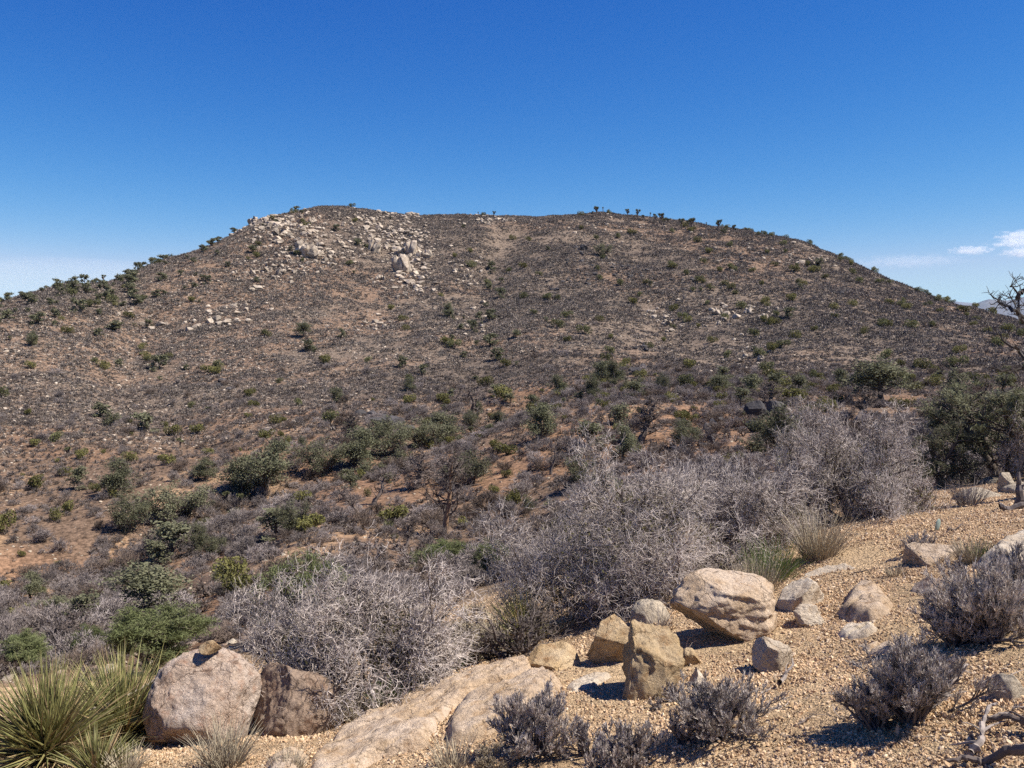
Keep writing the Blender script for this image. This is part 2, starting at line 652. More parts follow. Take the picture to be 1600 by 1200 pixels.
def soil_mat():
    m, N, L, b = new_mat('soil', 0.95, 0.1)
    p = pos_out(N)
    at_ = nd(N, 'ShaderNodeAttribute', attribute_name='soil')
    gr = nd(N, 'ShaderNodeAttribute', attribute_name='grit')
    c = at_.outputs['Color']
    n1 = ramp(N, L, noise(N, L, p, 38, 6, 0.75), [(0.25, 0.45), (0.75, 1.55)])
    n2 = ramp(N, L, noise(N, L, p, 1.6, 6, 0.65), [(0.25, 0.72), (0.75, 1.28)])
    c = mixc(N, L, 1.0, c, n2, 'MULTIPLY')
    c2 = mixc(N, L, 1.0, c, n1, 'MULTIPLY')
    n3 = ramp(N, L, noise(N, L, p, 3.2, 4, 0.8), [(0.34, 0.40), (0.66, 1.60)])
    c3 = mixc(N, L, 1.0, c, n3, 'MULTIPLY')
    c = mixc(N, L, gr.outputs['Fac'], c3, c2)
    L.new(c, b.inputs['Base Color'])
    v = nd(N, 'ShaderNodeTexVoronoi', feature='F1')
    v.inputs['Scale'].default_value = 62
    L.new(p, v.inputs['Vector'])
    v2 = nd(N, 'ShaderNodeTexVoronoi', feature='F1')
    v2.inputs['Scale'].default_value = 135
    L.new(p, v2.inputs['Vector'])
    s = N.new('ShaderNodeMath')
    s.operation = 'MULTIPLY_ADD'
    L.new(v2.outputs['Distance'], s.inputs[0])
    s.inputs[1].default_value = 0.5
    L.new(v.outputs['Distance'], s.inputs[2])
    s2 = N.new('ShaderNodeMath')
    s2.operation = 'MULTIPLY_ADD'
    L.new(noise(N, L, p, 22, 8, 0.7), s2.inputs[0])
    s2.inputs[1].default_value = -1.6
    L.new(s.outputs[0], s2.inputs[2])
    bp = N.new('ShaderNodeBump')
    bp.invert = True
    bp.inputs['Distance'].default_value = 0.024
    L.new(gr.outputs['Fac'], bp.inputs['Strength'])
    L.new(s2.outputs[0], bp.inputs['Height'])
    bp2 = N.new('ShaderNodeBump')
    bp2.inputs['Strength'].default_value = 0.6
    bp2.inputs['Distance'].default_value = 0.25
    L.new(noise(N, L, p, 1.7, 8, 0.7), bp2.inputs['Height'])
    L.new(bp.outputs[0], bp2.inputs['Normal'])
    L.new(bp2.outputs[0], b.inputs['Normal'])
    return m


M = {}
M['soil'] = soil_mat()
M['tan_rock'] = rock_mat('tan_rock', (0.50, 0.36, 0.23), (0.58, 0.45, 0.33), (0.34, 0.21, 0.11), 4.5, 0.4, 1.0, 0.85)
M['gold_rock'] = rock_mat('gold_rock', (0.44, 0.30, 0.15), (0.52, 0.39, 0.24), (0.29, 0.165, 0.075), 5, 0.45, 1.0, 0.85)
M['pale_rock'] = rock_mat('pale_rock', (0.50, 0.40, 0.29), (0.58, 0.49, 0.38), (0.38, 0.27, 0.17), 5, 0.35, 1.0, 0.8)
M['pink_rock'] = rock_mat('pink_rock', (0.45, 0.33, 0.24), (0.52, 0.42, 0.34), (0.32, 0.175, 0.11), 4.4, 0.5, 1.0, 0.9)
M['brown_rock'] = rock_mat('brown_rock', (0.24, 0.17, 0.12), (0.30, 0.22, 0.16), (0.19, 0.11, 0.07), 4, 0.4, 1.0, 0.7)
M['grey_rock'] = rock_mat('grey_rock', (0.40, 0.33, 0.24), (0.47, 0.39, 0.29), (0.22, 0.175, 0.125), 6, 0.6, 0.6, 0.85)
M['hill_rock'] = rock_mat('hill_rock', (0.37, 0.295, 0.22), (0.45, 0.375, 0.295), (0.20, 0.145, 0.10), 0.9, 0.2, 1.0, 0.5, 0.3)
M['dark_rock'] = rock_mat('dark_rock', (0.055, 0.050, 0.050), (0.085, 0.077, 0.075), (0.12, 0.10, 0.09), 1.2, 0.3, 1.0, 0.5, 0.25)
M['pebble'] = rock_mat('pebble', (0.53, 0.365, 0.21), (0.58, 0.42, 0.26), (0.38, 0.24, 0.12), 16, 0.3, 0.0, 0.3, 0.3)
M['twig'] = plant_mat('grey_twig', (0.62, 0.53, 0.465), (0.20, 0.165, 0.14), 30, vary=0.06)
M['stem'] = plant_mat('dark_stem', (0.10, 0.08, 0.07), (0.17, 0.14, 0.125), 14, vary=0.1)
M['shrub_leaf'] = plant_mat('olive_leaf', (0.085, 0.08, 0.03), (0.12, 0.10, 0.045), 12, transl=0.2)
M['far_twig'] = plant_mat('far_grey_twig', (0.27, 0.225, 0.20), (0.17, 0.142, 0.128), 5, vary=0.3)
M['sage'] = plant_mat('grey_sage_twig', (0.60, 0.52, 0.45), (0.26, 0.22, 0.19), 40, vary=0.1)
M['sage_dark'] = plant_mat('dark_sage_twig', (0.10, 0.085, 0.08), (0.15, 0.13, 0.125), 20, vary=0.1)
M['scrub'] = plant_mat('low_scrub_twig', (0.19, 0.152, 0.128), (0.125, 0.10, 0.085), 4, vary=0.4)
M['pine'] = plant_mat('pinyon_needle', (0.125, 0.128, 0.070), (0.18, 0.172, 0.105), 2.5, transl=0.25, vary=0.2)
M['pine_near'] = plant_mat('pinyon_needle_near', (0.125, 0.145, 0.056), (0.18, 0.19, 0.088), 4, transl=0.25, vary=0.1)
M['bark'] = plant_mat('bark', (0.085, 0.065, 0.05), (0.14, 0.11, 0.09), 9, vary=0.15)
M['dead_bark'] = plant_mat('dead_bark', (0.15, 0.115, 0.095), (0.085, 0.068, 0.06), 5, vary=0.25)
M['sunlit_bark'] = plant_mat('sunlit_bark', (0.36, 0.22, 0.12), (0.16, 0.11, 0.085), 2.2, vary=0.1)  # orange sunlight on the tall dead trunk, painted into its bark colour
M['bleached'] = plant_mat('bleached_wood', (0.36, 0.30, 0.255), (0.20, 0.165, 0.14), 18, vary=0.1)
M['green_bush'] = plant_mat('green_bush_leaf', (0.12, 0.115, 0.036), (0.17, 0.155, 0.058), 4, transl=0.2, vary=0.3)
M['dark_bush'] = plant_mat('dark_bush_leaf', (0.115, 0.118, 0.050), (0.16, 0.155, 0.072), 4, transl=0.2, vary=0.25)
M['joshua'] = plant_mat('joshua_leaf', (0.10, 0.11, 0.05), (0.17, 0.16, 0.08), 6, vary=0.2)
M['yucca'] = plant_mat('yucca_blade', (0.21, 0.215, 0.075), (0.37, 0.325, 0.13), 2, rough=0.5, spec=0.4, transl=0.15, vary=0.35)
M['straw'] = plant_mat('straw', (0.42, 0.31, 0.16), (0.30, 0.21, 0.11), 6, vary=0.3)
M['dry_grass'] = plant_mat('dry_grass', (0.42, 0.35, 0.24), (0.30, 0.25, 0.18), 14, vary=0.15)
M['green_grass'] = plant_mat('green_grass', (0.10, 0.15, 0.035), (0.15, 0.18, 0.06), 10, transl=0.2, vary=0.15)
M['black_bark'] = plant_mat('black_bark', (0.040, 0.034, 0.030), (0.075, 0.063, 0.055), 12, vary=0.05)
M['cactus'] = plant_mat('cactus_skin', (0.26, 0.33, 0.28), (0.32, 0.38, 0.33), 8, vary=0.05)


# ----------------------------------------------------------------- ground sheet
def build_ground():
    ca = np.linspace(-0.66, 0.66, 560)
    side = 0.66 + (math.pi - 0.66) * (np.linspace(0, 1, 34)[1:-1] ** 1.4)
    az = np.concatenate([-side[::-1], ca, side, [math.pi]])
    rr = np.concatenate([np.geomspace(0.3, 2.5, 22)[:-1], np.geomspace(2.5, 12, 400)[:-1], np.geomspace(12, 480, 480)[:-1], np.geomspace(480, 60000, 60)])
    A, Rr = np.meshgrid(az, rr, indexing='ij')
    x, y = (Rr * np.sin(A)).ravel(), (Rr * np.cos(A)).ravel()
    z = ground_z(x, y)
    nA, nR = len(az), len(rr)
    i = np.arange(nA)[:, None]
    j = np.arange(nR - 1)[None]
    i2 = (i + 1) % nA
    F = np.stack([i * nR + j, i2 * nR + j, i2 * nR + j + 1, i * nR + j + 1], -1).reshape(-1, 4)
    V = np.stack([x, y, z], 1)
    c = len(V)
    V = np.concatenate([V, [[0, 0, -1.62]]])
    ii = np.arange(nA)
    fan = np.stack([np.full(nA, c), (ii + 1) % nA * nR, ii * nR], 1)
    me = make_mesh('ground', V, [F[:, ::-1], fan[:, ::-1]], [M['soil']], True)
    X, Y = V[:, 0], V[:, 1]
    r = np.hypot(X, Y)
    wn_ = fbm2(X / 2.2, Y / 2.2, 4, 51) * 1.5
    near = 1 - sstep(9.5, 17, r + wn_)
    hill = sstep(100, 140, r + 25 * fbm2(X / 30, Y / 30, 3, 52))
    tan = np.array([0.58, 0.41, 0.24])
    tan2 = np.array([0.48, 0.33, 0.195])
    org = np.array([0.20, 0.118, 0.070])
    brn = np.array([0.14, 0.093, 0.062])
    hbr = np.array([0.112, 0.085, 0.065])
    hta = np.array([0.165, 0.123, 0.09])
    hor = np.array([0.19, 0.122, 0.080])
    k = lambda f, a, b: a + (b - a) * f[:, None]
    cn = k(sstep(-0.2, 0.35, fbm2(X / 0.9, Y / 0.9, 4, 61)), tan, tan2)
    cm = k(sstep(-0.15, 0.3, fbm2(X / 11, Y / 11, 5, 62)), brn, org)
    cm = k(sstep(0.2, 0.6, fbm2(X / 4, Y / 4, 4, 64)), cm, np.array([0.29, 0.185, 0.108]))
    ch = k(sstep(-0.25, 0.3, fbm2(X / 26, Y / 26, 5, 63, 0.6)), hbr, hta)
    ch = k(sstep(0.1, 0.45, fbm2(X / 34 + 9, Y / 34, 4, 65) + 0.35 * sstep(-40, -110, X)) * 0.8, ch, hor)
    col = k(hill, cm, ch)
    col = k(near, col, cn)
    far = sstep(700, 2000, r)
    col = k(far, col, np.array([0.25, 0.20, 0.15]))
    at_ = me.attributes.new('soil', 'FLOAT_COLOR', 'POINT')
    at_.data.foreach_set('color', np.concatenate([col, np.ones((len(col), 1))], 1).astype(np.float32).ravel())
    g = me.attributes.new('grit', 'FLOAT', 'POINT')
    g.data.foreach_set('value', (1 - sstep(12, 40, r)).astype(np.float32))
    return tag(obj('ground', me), kind='structure')


build_ground()
print('ground', round(time.time() - T0, 1))


def build_mountain(name, r0, prof, seed, width):
    """a ridge with real slopes, profile in photograph columns and rows"""
    px = np.array([p[0] for p in prof], float)
    py = np.array([p[1] for p in prof], float)
    n, m_ = 240, 40
    cols = np.linspace(px[0], px[-1], n)
    rows = np.interp(cols, px, py)
    V = []
    for c, rw in zip(cols, rows):
        az, t = pix_dir(c, rw)
        x, y, h = r0 * math.sin(az), r0 * math.cos(az), r0 * t
        s = np.linspace(-1, 1, m_)
        dx, dy = math.sin(az), math.cos(az)
        ax = x + dx * s * width
        ay = y + dy * s * width
        prof_s = (1 - np.abs(s)) ** 1.2
        nz = fbm2(ax / 900, ay / 900, 5, seed, 0.55)
        zz = -95 + (h + 95) * prof_s * (1 + 0.35 * nz * (1 - prof_s)) + 30 * nz * prof_s - 40 * (np.abs(s) > 0.97)
        V.append(np.stack([ax, ay, zz], 1))
    V = np.concatenate(V)
    i = np.arange(n - 1)[:, None]
    j = np.arange(m_ - 1)[None]
    F = np.stack([i * m_ + j, (i + 1) * m_ + j, (i + 1) * m_ + j + 1, i * m_ + j + 1], -1).reshape(-1, 4)
    mt = rock_mat(name + '_rock', (0.11, 0.09, 0.08), (0.14, 0.12, 0.10), (0.08, 0.07, 0.06), 0.002, 0.1, 0, 0.2)
    return tag(obj(name, make_mesh(name, V, [F[:, ::-1]], [mt], True)), kind='structure')


build_mountain('mountain', 14000, [(1380, 500), (1480, 478), (1520, 474), (1545, 466), (1575, 468), (1610, 460), (1680, 452), (1760, 462), (1900, 470), (2300, 490)], 5, 2600)
build_mountain('mountain', 22000, [(1300, 500), (1440, 475), (1490, 470), (1515, 472), (1560, 476), (1700, 470), (2000, 480)], 8, 3000)
# ----------------------------------------------------------------- rocks
_ICO = {}


def ico(sub):
    if sub not in _ICO:
        bm = bmesh.new()
        bmesh.ops.create_icosphere(bm, subdivisions=sub, radius=1.0)
        v = np.array([p.co[:] for p in bm.verts])
        f = np.array([[q.index for q in p.verts] for p in bm.faces])
        bm.free()
        _ICO[sub] = (v, f)
    return _ICO[sub]


def rock_mesh(seed, mat, sub=3, cuts=9, depth=(0.5, 0.85), rough=0.14, fine=0.02, ledge=0.0, smooth=False, planes=()):
    """a weathered boulder whose bounding box is 1 x 1 x 1 round the origin"""
    rng = rng_of(seed)
    v, f = ico(sub)
    p = v.copy()
    for k in range(cuts):
        n = unit(rng.normal(size=3) * np.array([1, 1, 0.8]))
        d = rng.uniform(*depth)
        s = p @ n
        p = p - np.maximum(0, s - d)[:, None] * n
    for (n, d) in planes:
        n = unit(np.array(n, float))
        p = p - np.maximum(0, p @ n - d)[:, None] * n
    p = p * (1 + rough * fbm3(p * 1.7 + seed % 97, 4, seed))[:, None]
    if sub >= 4:
        rid = 1 - np.abs(fbm3(p * 3.1 + 5, 3, seed + 5))
        p = p * (1 + fine * 2.0 * (rid - 0.75))[:, None]
        p = p + unit(p) * (fine * fbm3(p * 9, 4, seed + 9, 0.6))[:, None]
    if ledge:
        zz = p[:, 2] + 0.35 * p[:, 0] * 0.5 + 0.10 * fbm3(p * 2.5, 3, seed + 3)
        p = p * (1 - ledge * np.exp(-((zz + 0.05) / 0.06) ** 2) - 0.6 * ledge * np.exp(-((zz - 0.38) / 0.05) ** 2))[:, None] * np.array([1, 1, 1])
    lo, hi = p.min(0), p.max(0)
    p = (p - (lo + hi) / 2) / (hi - lo)
    return make_mesh('rock', p, [f], [mat], smooth)


def rock(name, label, cat, seed, mat, box, r=None, dep=0.9, sink=0.12, rz=0.0, ry=0.0, group=None, sub=5, **kw):
    """box = pixel bounds of the rock in the photograph; r = ground distance (default: from its foot)"""
    x0, y0, x1, y1 = box
    if r is None:
        p = at((x0 + x1) / 2, y1)
    else:
        p = at_r((x0 + x1) / 2, r)
    k = mpp(p)
    w, h = (x1 - x0) * k, (y1 - y0) * k
    az, t = pix_dir((x0 + x1) / 2, (y0 + y1) / 2)
    rr = math.hypot(p.x, p.y) + 0.35 * w * dep
    me = rock_mesh(seed, mat, sub, smooth=True, **kw)
    hh = h * (1 + sink)
    c = (rr * math.sin(az), rr * math.cos(az), rr * t - 0.5 * sink * h)
    o = obj(name, me, None, c, (0, ry, rz - az), (w, w * dep, hh))
    return tag(o, label, cat, group)


TR, GR, PR, PK, BR, GY = (M[k] for k in ('tan_rock', 'gold_rock', 'pale_rock', 'pink_rock', 'brown_rock', 'grey_rock'))
big = rock('boulder', 'big rounded tan boulder with a ledge, largest in front of the grey shrubs', 'boulder', 11, TR, (1045, 890, 1215, 1006), dep=0.75, sink=0.0,
           cuts=4, depth=(0.75, 0.95), rough=0.10, fine=0.038, ledge=0.05, sub=6, planes=(((-0.55, -0.45, -0.72), 0.60), ((0.3, -0.92, 0.12), 0.68), ((0.2, -0.25, 0.93), 0.66), ((0.95, -0.15, 0.1), 0.74), ((0.6, -0.3, 0.7), 0.74)))
rock('boulder', 'steep pointed brown stone below the left end of the big tan boulder', 'boulder', 24, GR, (970, 972, 1070, 1090), dep=0.95, sink=0.3,
     cuts=6, depth=(0.6, 0.9), rough=0.2, fine=0.09, planes=(((-0.9, -0.2, 0.25), 0.62), ((0.25, -0.3, 0.9), 0.5), ((0.1, -0.9, 0.3), 0.6)))
rock('boulder', 'flat topped golden stone with a crack, between the pointed stone and the thin slab', 'boulder', 31, GR, (916, 960, 1008, 1036), dep=0.9, sink=0.12,
     cuts=6, rough=0.11, fine=0.05, planes=(((-0.15, -0.55, 0.8), 0.45), ((-0.4, -0.85, -0.3), 0.5), ((-0.9, 0.1, 0.3), 0.6)))
rock('boulder', 'grey weathered stone half hidden behind the golden cracked stone', 'boulder', 43, GY, (984, 934, 1052, 990), r=5.55, dep=0.9, sink=0.8, cuts=6, rough=0.14, fine=0.055)
rock('flat_stone', 'thin tan slab lying under the dark shrub branches', 'rock', 54, GR, (822, 1008, 908, 1046), dep=0.8, sink=0.6, cuts=8, rough=0.08, fine=0.03, planes=(((-0.1, -0.4, 0.9), 0.4),))
rock('boulder', 'white wedge shaped stone touching the right side of the big boulder', 'boulder', 65, PR, (1212, 905, 1286, 974), r=5.4, dep=0.9, sink=0.1, cuts=8, rough=0.12, fine=0.055,
     planes=(((-0.5, -0.2, 0.8), 0.4), ((0.1, -0.95, -0.1), 0.5)))
rock('boulder', 'pale slab leaning uphill behind the white wedge stone', 'boulder', 66, PR, (1246, 886, 1346, 930), r=6.0, dep=0.9, sink=0.8, cuts=9, rough=0.12, fine=0.055, planes=(((-0.2, -0.3, 0.9), 0.35),))
rock('rock', 'small knobbly pale stone at the foot of the white wedge stone', 'rock', 67, PR, (1240, 944, 1293, 980), dep=0.9, sink=0.2, cuts=7, rough=0.24, fine=0.09)
rock('rock', 'pinkish flat rock beside the rounded dome, toward the white stones', 'rock', 92, PK, (1283, 915, 1335, 960), r=5.9, dep=0.9, sink=1.5, cuts=5, rough=0.12, fine=0.045)
rock('boulder', 'small pale block alone on the gravel below the big boulder', 'boulder', 70, PR, (1175, 996, 1238, 1050), dep=0.8, sink=0.12, cuts=8, rough=0.11, fine=0.05,
     planes=(((0.3, -0.2, 0.85), 0.45), ((-0.1, -0.95, 0.1), 0.5), ((-0.85, -0.2, 0.2), 0.6)))
rock('rock', 'small flat pale stone above the middle sagebrush', 'rock', 71, PR, (1072, 1044, 1108, 1074), dep=0.9, sink=1.2, cuts=8, rough=0.1)
rock('boulder', 'large pinkish boulder beside the yucca, a little stone on its top', 'boulder', 172, PK, (226, 1012, 412, 1190), r=4.55, dep=0.85, sink=0.12, cuts=5, depth=(0.78, 0.95), rough=0.10, fine=0.05, sub=6,
     planes=(((-0.1, -0.5, 0.85), 0.86), ((-0.3, -0.7, -0.6), 0.74)))
rock('stone', 'little tan stone perched on top of the pinkish boulder', 'stone', 73, GR, (311, 1002, 346, 1018), r=4.66, dep=0.8, sink=0.1, cuts=10, rough=0.1, sub=4)
rock('boulder', 'brown boulder in the shade under the left grey shrub', 'boulder', 74, BR, (384, 1032, 528, 1178), r=4.55, dep=0.9, sink=0.05, cuts=6, rough=0.12, fine=0.055, sub=6,
     planes=(((-0.7, -0.4, 0.5), 0.7),))


def outcrop(label, seed, poly, hgt, mat, step=0.010, rough=0.035, rim=0.13, name='bedrock_outcrop', cat='bedrock', power=1.0):
    """bedrock showing through the gravel: a low uneven shield whose rim dives under the ground"""
    W = np.array([at(a_, b_)[:2] for a_, b_ in poly])
    lo, hi = W.min(0) - 0.06, W.max(0) + 0.06
    nx, ny = int((hi[0] - lo[0]) / step), int((hi[1] - lo[1]) / step)
    gx, gy = np.meshgrid(np.linspace(lo[0], hi[0], nx), np.linspace(lo[1], hi[1], ny), indexing='ij')
    X, Y = gx.ravel(), gy.ravel()
    inside = np.zeros(len(X), bool)
    dm = np.full(len(X), 1e9)
    for (ax, ay), (bx_, by_) in zip(W, np.roll(W, -1, 0)):
        ex, ey = bx_ - ax, by_ - ay
        tt = np.clip(((X - ax) * ex + (Y - ay) * ey) / (ex * ex + ey * ey), 0, 1)
        dm = np.minimum(dm, np.hypot(X - ax - tt * ex, Y - ay - tt * ey))
        c_ = ((ay > Y) != (by_ > Y)) & (X < (bx_ - ax) * (Y - ay) / (by_ - ay + 1e-12) + ax)
        inside ^= c_
    sd = np.where(inside, dm, -dm) + 0.035 * fbm2(X / 0.16, Y / 0.16, 4, seed)
    gz = ground_z(X, Y)
    body = sstep(-0.03, rim, sd) ** power
    st = np.floor((X * 0.6 - Y * 0.8 + 0.05 * fbm2(X / .2, Y / .2, 3, seed + 3)) / 0.21)
    frac = (X * 0.6 - Y * 0.8 + 0.05 * fbm2(X / .2, Y / .2, 3, seed + 3)) / 0.21 - st
    z = gz - 0.06 + body * (hgt + 0.06) + body * (rough * fbm2(X / 0.28, Y / 0.28, 5, seed + 1, 0.6) + 0.022 * np.abs(fbm2(X / 0.09, Y / 0.09, 4, seed + 2, 0.65)) - 0.03 * np.exp(-(frac / 0.05) ** 2))
    keep = sd > -0.06
    idx = np.arange(nx * ny).reshape(nx, ny)
    F = np.stack([idx[:-1, :-1], idx[1:, :-1], idx[1:, 1:], idx[:-1, 1:]], -1).reshape(-1, 4)
    F = F[keep[F].all(1)]
    used = np.unique(F)
    rm = np.full(nx * ny, -1)
    rm[used] = np.arange(len(used))
    V = np.stack([X, Y, z], 1)[used]
    c = V.mean(0)
    return tag(obj(name, make_mesh(name, V - c, [rm[F]], [mat], True), None, tuple(c)), label, cat)


outcrop('long pale bedrock slab sloping down to the bottom edge', 175, [(478, 1190), (515, 1150), (600, 1108), (690, 1072), (760, 1044), (826, 1036), (846, 1056), (780, 1076), (722, 1098), (690, 1138), (678, 1172), (600, 1188), (525, 1230), (470, 1230)], 0.05, TR, rim=0.075, rough=0.05)
outcrop('rounded bedrock hump above the long pale slab', 176, [(688, 1150), (716, 1104), (788, 1072), (858, 1056), (884, 1074), (856, 1106), (800, 1136), (742, 1166), (694, 1172)], 0.06, TR, rim=0.08, rough=0.05)
outcrop('half buried rounded grey dome of rock right of the white stones', 178, [(1306, 965), (1318, 935), (1345, 918), (1378, 920), (1396, 940), (1394, 962), (1360, 974), (1325, 976)], 0.07, TR, rim=0.085, name='rock', cat='rock', power=0.75, rough=0.03)
outcrop('flat buried grey rock just below the rounded dome', 179, [(1298, 996), (1312, 978), (1372, 972), (1384, 988), (1360, 1002), (1318, 1006)], 0.035, PR, rim=0.06, name='rock', cat='rock')
outcrop('flat whitish stone flush with the gravel left of the pointed stone', 180, [(878, 1078), (900, 1060), (955, 1050), (965, 1058), (925, 1078), (895, 1084)], 0.022, PR, rim=0.05, name='rock', cat='rock', rough=0.012)
outcrop('wide pale slab at the right edge above the dark sagebrush', 181, [(1512, 890), (1545, 862), (1590, 840), (1650, 830), (1700, 850), (1660, 880), (1580, 896)], 0.09, PR, rim=0.12, name='flat_stone', cat='rock')
outcrop('worn bedrock patch showing through the gravel behind the tall sagebrush', 182, [(1330, 1015), (1370, 1000), (1420, 1005), (1400, 1025), (1350, 1030)], 0.02, TR, rim=0.06, rough=0.015)
outcrop('low bedrock patch at the bottom edge left of the long slab', 177, [(385, 1230), (395, 1195), (450, 1178), (500, 1180), (490, 1230)], 0.05, TR)
rock('flat_stone', 'short tan slab on the path right of the little grey bush', 'rock', 77, TR, (1412, 850, 1502, 884), dep=0.7, sink=1.6, cuts=9, rough=0.12, fine=0.055, planes=(((0, -0.3, 0.9), 0.4),))
rock('rock', 'small pinkish stone at the upper left foot of the dark sagebrush', 'rock', 79, PK, (1426, 902, 1478, 928), dep=0.9, sink=0.9, cuts=8, rough=0.1)
rock('boulder', 'broad grey tan rock under the juniper at the right edge', 'boulder', 80, GY, (1484, 762, 1580, 812), r=9.3, dep=0.8, sink=0.3, cuts=8, rough=0.14, fine=0.055)
rock('boulder', 'small upright stone on the crest beside the dark juniper stump', 'boulder', 81, GY, (1560, 738, 1590, 772), r=10.0, dep=0.8, sink=0.3, cuts=8, rough=0.14, fine=0.055)
rock('boulder', 'grey tan rock on the crest at the right edge below the dead branches', 'boulder', 82, GY, (1562, 752, 1640, 800), r=9.8, dep=0.8, sink=0.3, cuts=8, rough=0.14, fine=0.055)
rock('rock', 'flat buried grey stone at the right edge near the splintered wood', 'rock', 83, GY, (1548, 1052, 1630, 1096), dep=0.8, sink=1.8, cuts=6, rough=0.1)
rock('rock', 'low buried pale stone at the bottom between the small sagebrush', 'rock', 84, PR, (962, 1132, 992, 1158), dep=0.8, sink=0.6, cuts=6, rough=0.1)
rock('rock', 'loose rubble block under the left end of the big boulder', 'rock', 86, GR, (1060, 1012, 1096, 1040), dep=0.9, sink=0.3, cuts=9, rough=0.12)
rock('rock', 'small dark gapped stone between the white wedge and the dome', 'rock', 87, GR, (1272, 932, 1304, 956), r=5.6, dep=0.9, sink=0.3, cuts=9, rough=0.12)
print('rocks', round(time.time() - T0, 1))


# ----------------------------------------------------------------- shrubs
def bare_shrub(seed, w, d, h, near=True, n0=13, k=(7, 7, 6, 3), leafn=2500, lean=0.0):
    """a tangle of crooked bare twigs; returns separate stem meshes, a twig mesh and a leaf mesh"""
    rng = rng_of(seed)
    a = rng.random(n0) * 2 * math.pi
    el = rng.uniform(0.25, 1.25, n0)
    D = np.stack([np.cos(a) * np.cos(el), np.sin(a) * np.cos(el), np.sin(el)], 1)
    S = np.stack([np.cos(a), np.sin(a), np.zeros(n0)], 1) * 0.08 * rng.random((n0, 1))
    L0 = rng.uniform(0.55, 0.9, n0)
    P0 = grow(rng, S, D, L0, 6, 0.28, 0.02)
    r0 = taper(rng.uniform(0.016, 0.026, n0), np.full(n0, 0.006), 7)
    levels = [(P0, r0)]
    P, rr = P0, r0
    Ls, rad, wand = (0.42, 0.26, 0.15, 0.08), (0.0080, 0.0036, 0.0021, 0.0016), (0.38, 0.5, 0.55, 0.5)
    cen = np.array([0, 0, 0.15])
    for i, kk in enumerate(k):
        S, D, b, pr = sprout(rng, P, rr, kk, 0.2, 0.45, 0.85, 0.55, cen, 0.12)
        L = Ls[i] * rng.uniform(0.5, 1.25, len(S))
        ns = (5, 4, 3, 2)[i]
        P = grow(rng, S, D, L, ns, wand[i], 0.03)
        rr = taper(np.minimum(np.full(len(S), rad[i]), pr), np.full(len(S), rad[i] * 0.5), ns + 1)
        levels.append((P, rr))
    allp = np.concatenate([q_.reshape(-1, 3) for q_, _ in levels])
    lo, hi = np.percentile(allp, 0.6, axis=0), np.percentile(allp, 99.4, axis=0)
    sc = np.array([w / (hi[0] - lo[0]), d / (hi[1] - lo[1]), h / hi[2]])
    mid = np.array([(hi[0] + lo[0]) / 2, (hi[1] + lo[1]) / 2, 0])

    def T(q_):
        z = np.clip(q_[..., 2:3] / hi[2], 0, 1)
        return (q_ - mid * np.minimum(1, z * 2)) * sc * np.array([1, 1, 1.0])
    return levels, T, rng


def near_shrub(name, label, seed, px, py, w, d, h, r=None, leafn=2600, rz=0.0, k=(7, 7, 6, 3), n0=13, tw='twig', thick=1.0):
    levels, T, rng = bare_shrub(seed, w, d, h, n0=n0, k=k)
    base = at(px, py) if r is None else at_r(px, r)
    e = tag(obj(name, None, None, base - Vector((0, 0, 0.03)), (0, 0, rz)), label, 'shrub')
    P0, r0 = levels[0]
    for i in range(len(P0)):
        a = Acc()
        tubes(a, T(P0[i:i + 1]), r0[i:i + 1], 6)
        obj('stem', a.mesh('stem', [M['stem']], True), e)
    a = Acc()
    tubes(a, T(levels[1][0]), levels[1][1] * thick, 4, 1)
    tubes(a, T(levels[2][0]), levels[2][1] * thick, 3, 1)
    for P, rr in levels[3:]:
        tubes(a, T(P), rr * thick, 3, 0)
    o = obj('twigs', a.mesh('twigs', [M[tw], M['bark']]), e)
    o['kind'] = 'stuff'
    if leafn:
        a = Acc()
        q_ = T(levels[3][0][:, -1])
        q_ = q_[rng.random(len(q_)) < 0.9]
        inner = (q_ / np.array([w * .5, d * .5, h])) ** 2
        q_ = q_[(inner.sum(1) < 0.62)]
        q_ = q_[rng.integers(0, len(q_), leafn)] + rng.normal(size=(leafn, 3)) * 0.03
        leaves(a, q_, 0.022, rng, 0, 0.5)
        o = obj('leaves', a.mesh('leaves', [M['shrub_leaf']]), e)
        o['kind'] = 'stuff'
    return e


near_shrub('grey_shrub', 'spreading bare grey shrub over the pinkish and brown boulders', 101, 560, 1105, 1.62, 1.45, 0.98, r=5.25, leafn=9000, n0=14, k=(8, 7, 7, 4))
near_shrub('grey_shrub', 'largest bare grey shrub, just behind the big tan boulder', 102, 985, 985, 2.05, 1.7, 1.20, r=6.6, leafn=9000, n0=16, k=(8, 7, 7, 4))
near_shrub('grey_shrub', 'bare grey shrub filling the gap between the largest shrub and the one by the path', 104, 1180, 900, 1.25, 1.2, 0.84, r=7.6, leafn=5000, n0=13, k=(7, 7, 6, 3))
near_shrub('grey_shrub', 'upright bare grey shrub by the gravel path, nearest the right juniper', 103, 1335, 830, 1.62, 1.5, 1.02, r=8.4, leafn=4000, n0=15, k=(8, 7, 7, 4))
near_shrub('grey_shrub', 'low dry shrub at the right foot of the upright path shrub', 105, 1440, 808, 0.55, 0.5, 0.36, r=8.6, leafn=500, n0=10, k=(6, 6, 5, 2))
near_shrub('grey_shrub', 'bare grey shrub at the right edge beside the dead branches', 106, 1640, 745, 1.1, 1.1, 1.25, r=13.0, leafn=600, n0=12, k=(6, 6, 5, 2), thick=1.4)
near_shrub('dark_shrub', 'low black branched shrub over the thin tan slab', 107, 812, 1012, 0.62, 0.6, 0.40, r=5.55, leafn=300, n0=12, k=(5, 4, 3, 2), tw='stem')
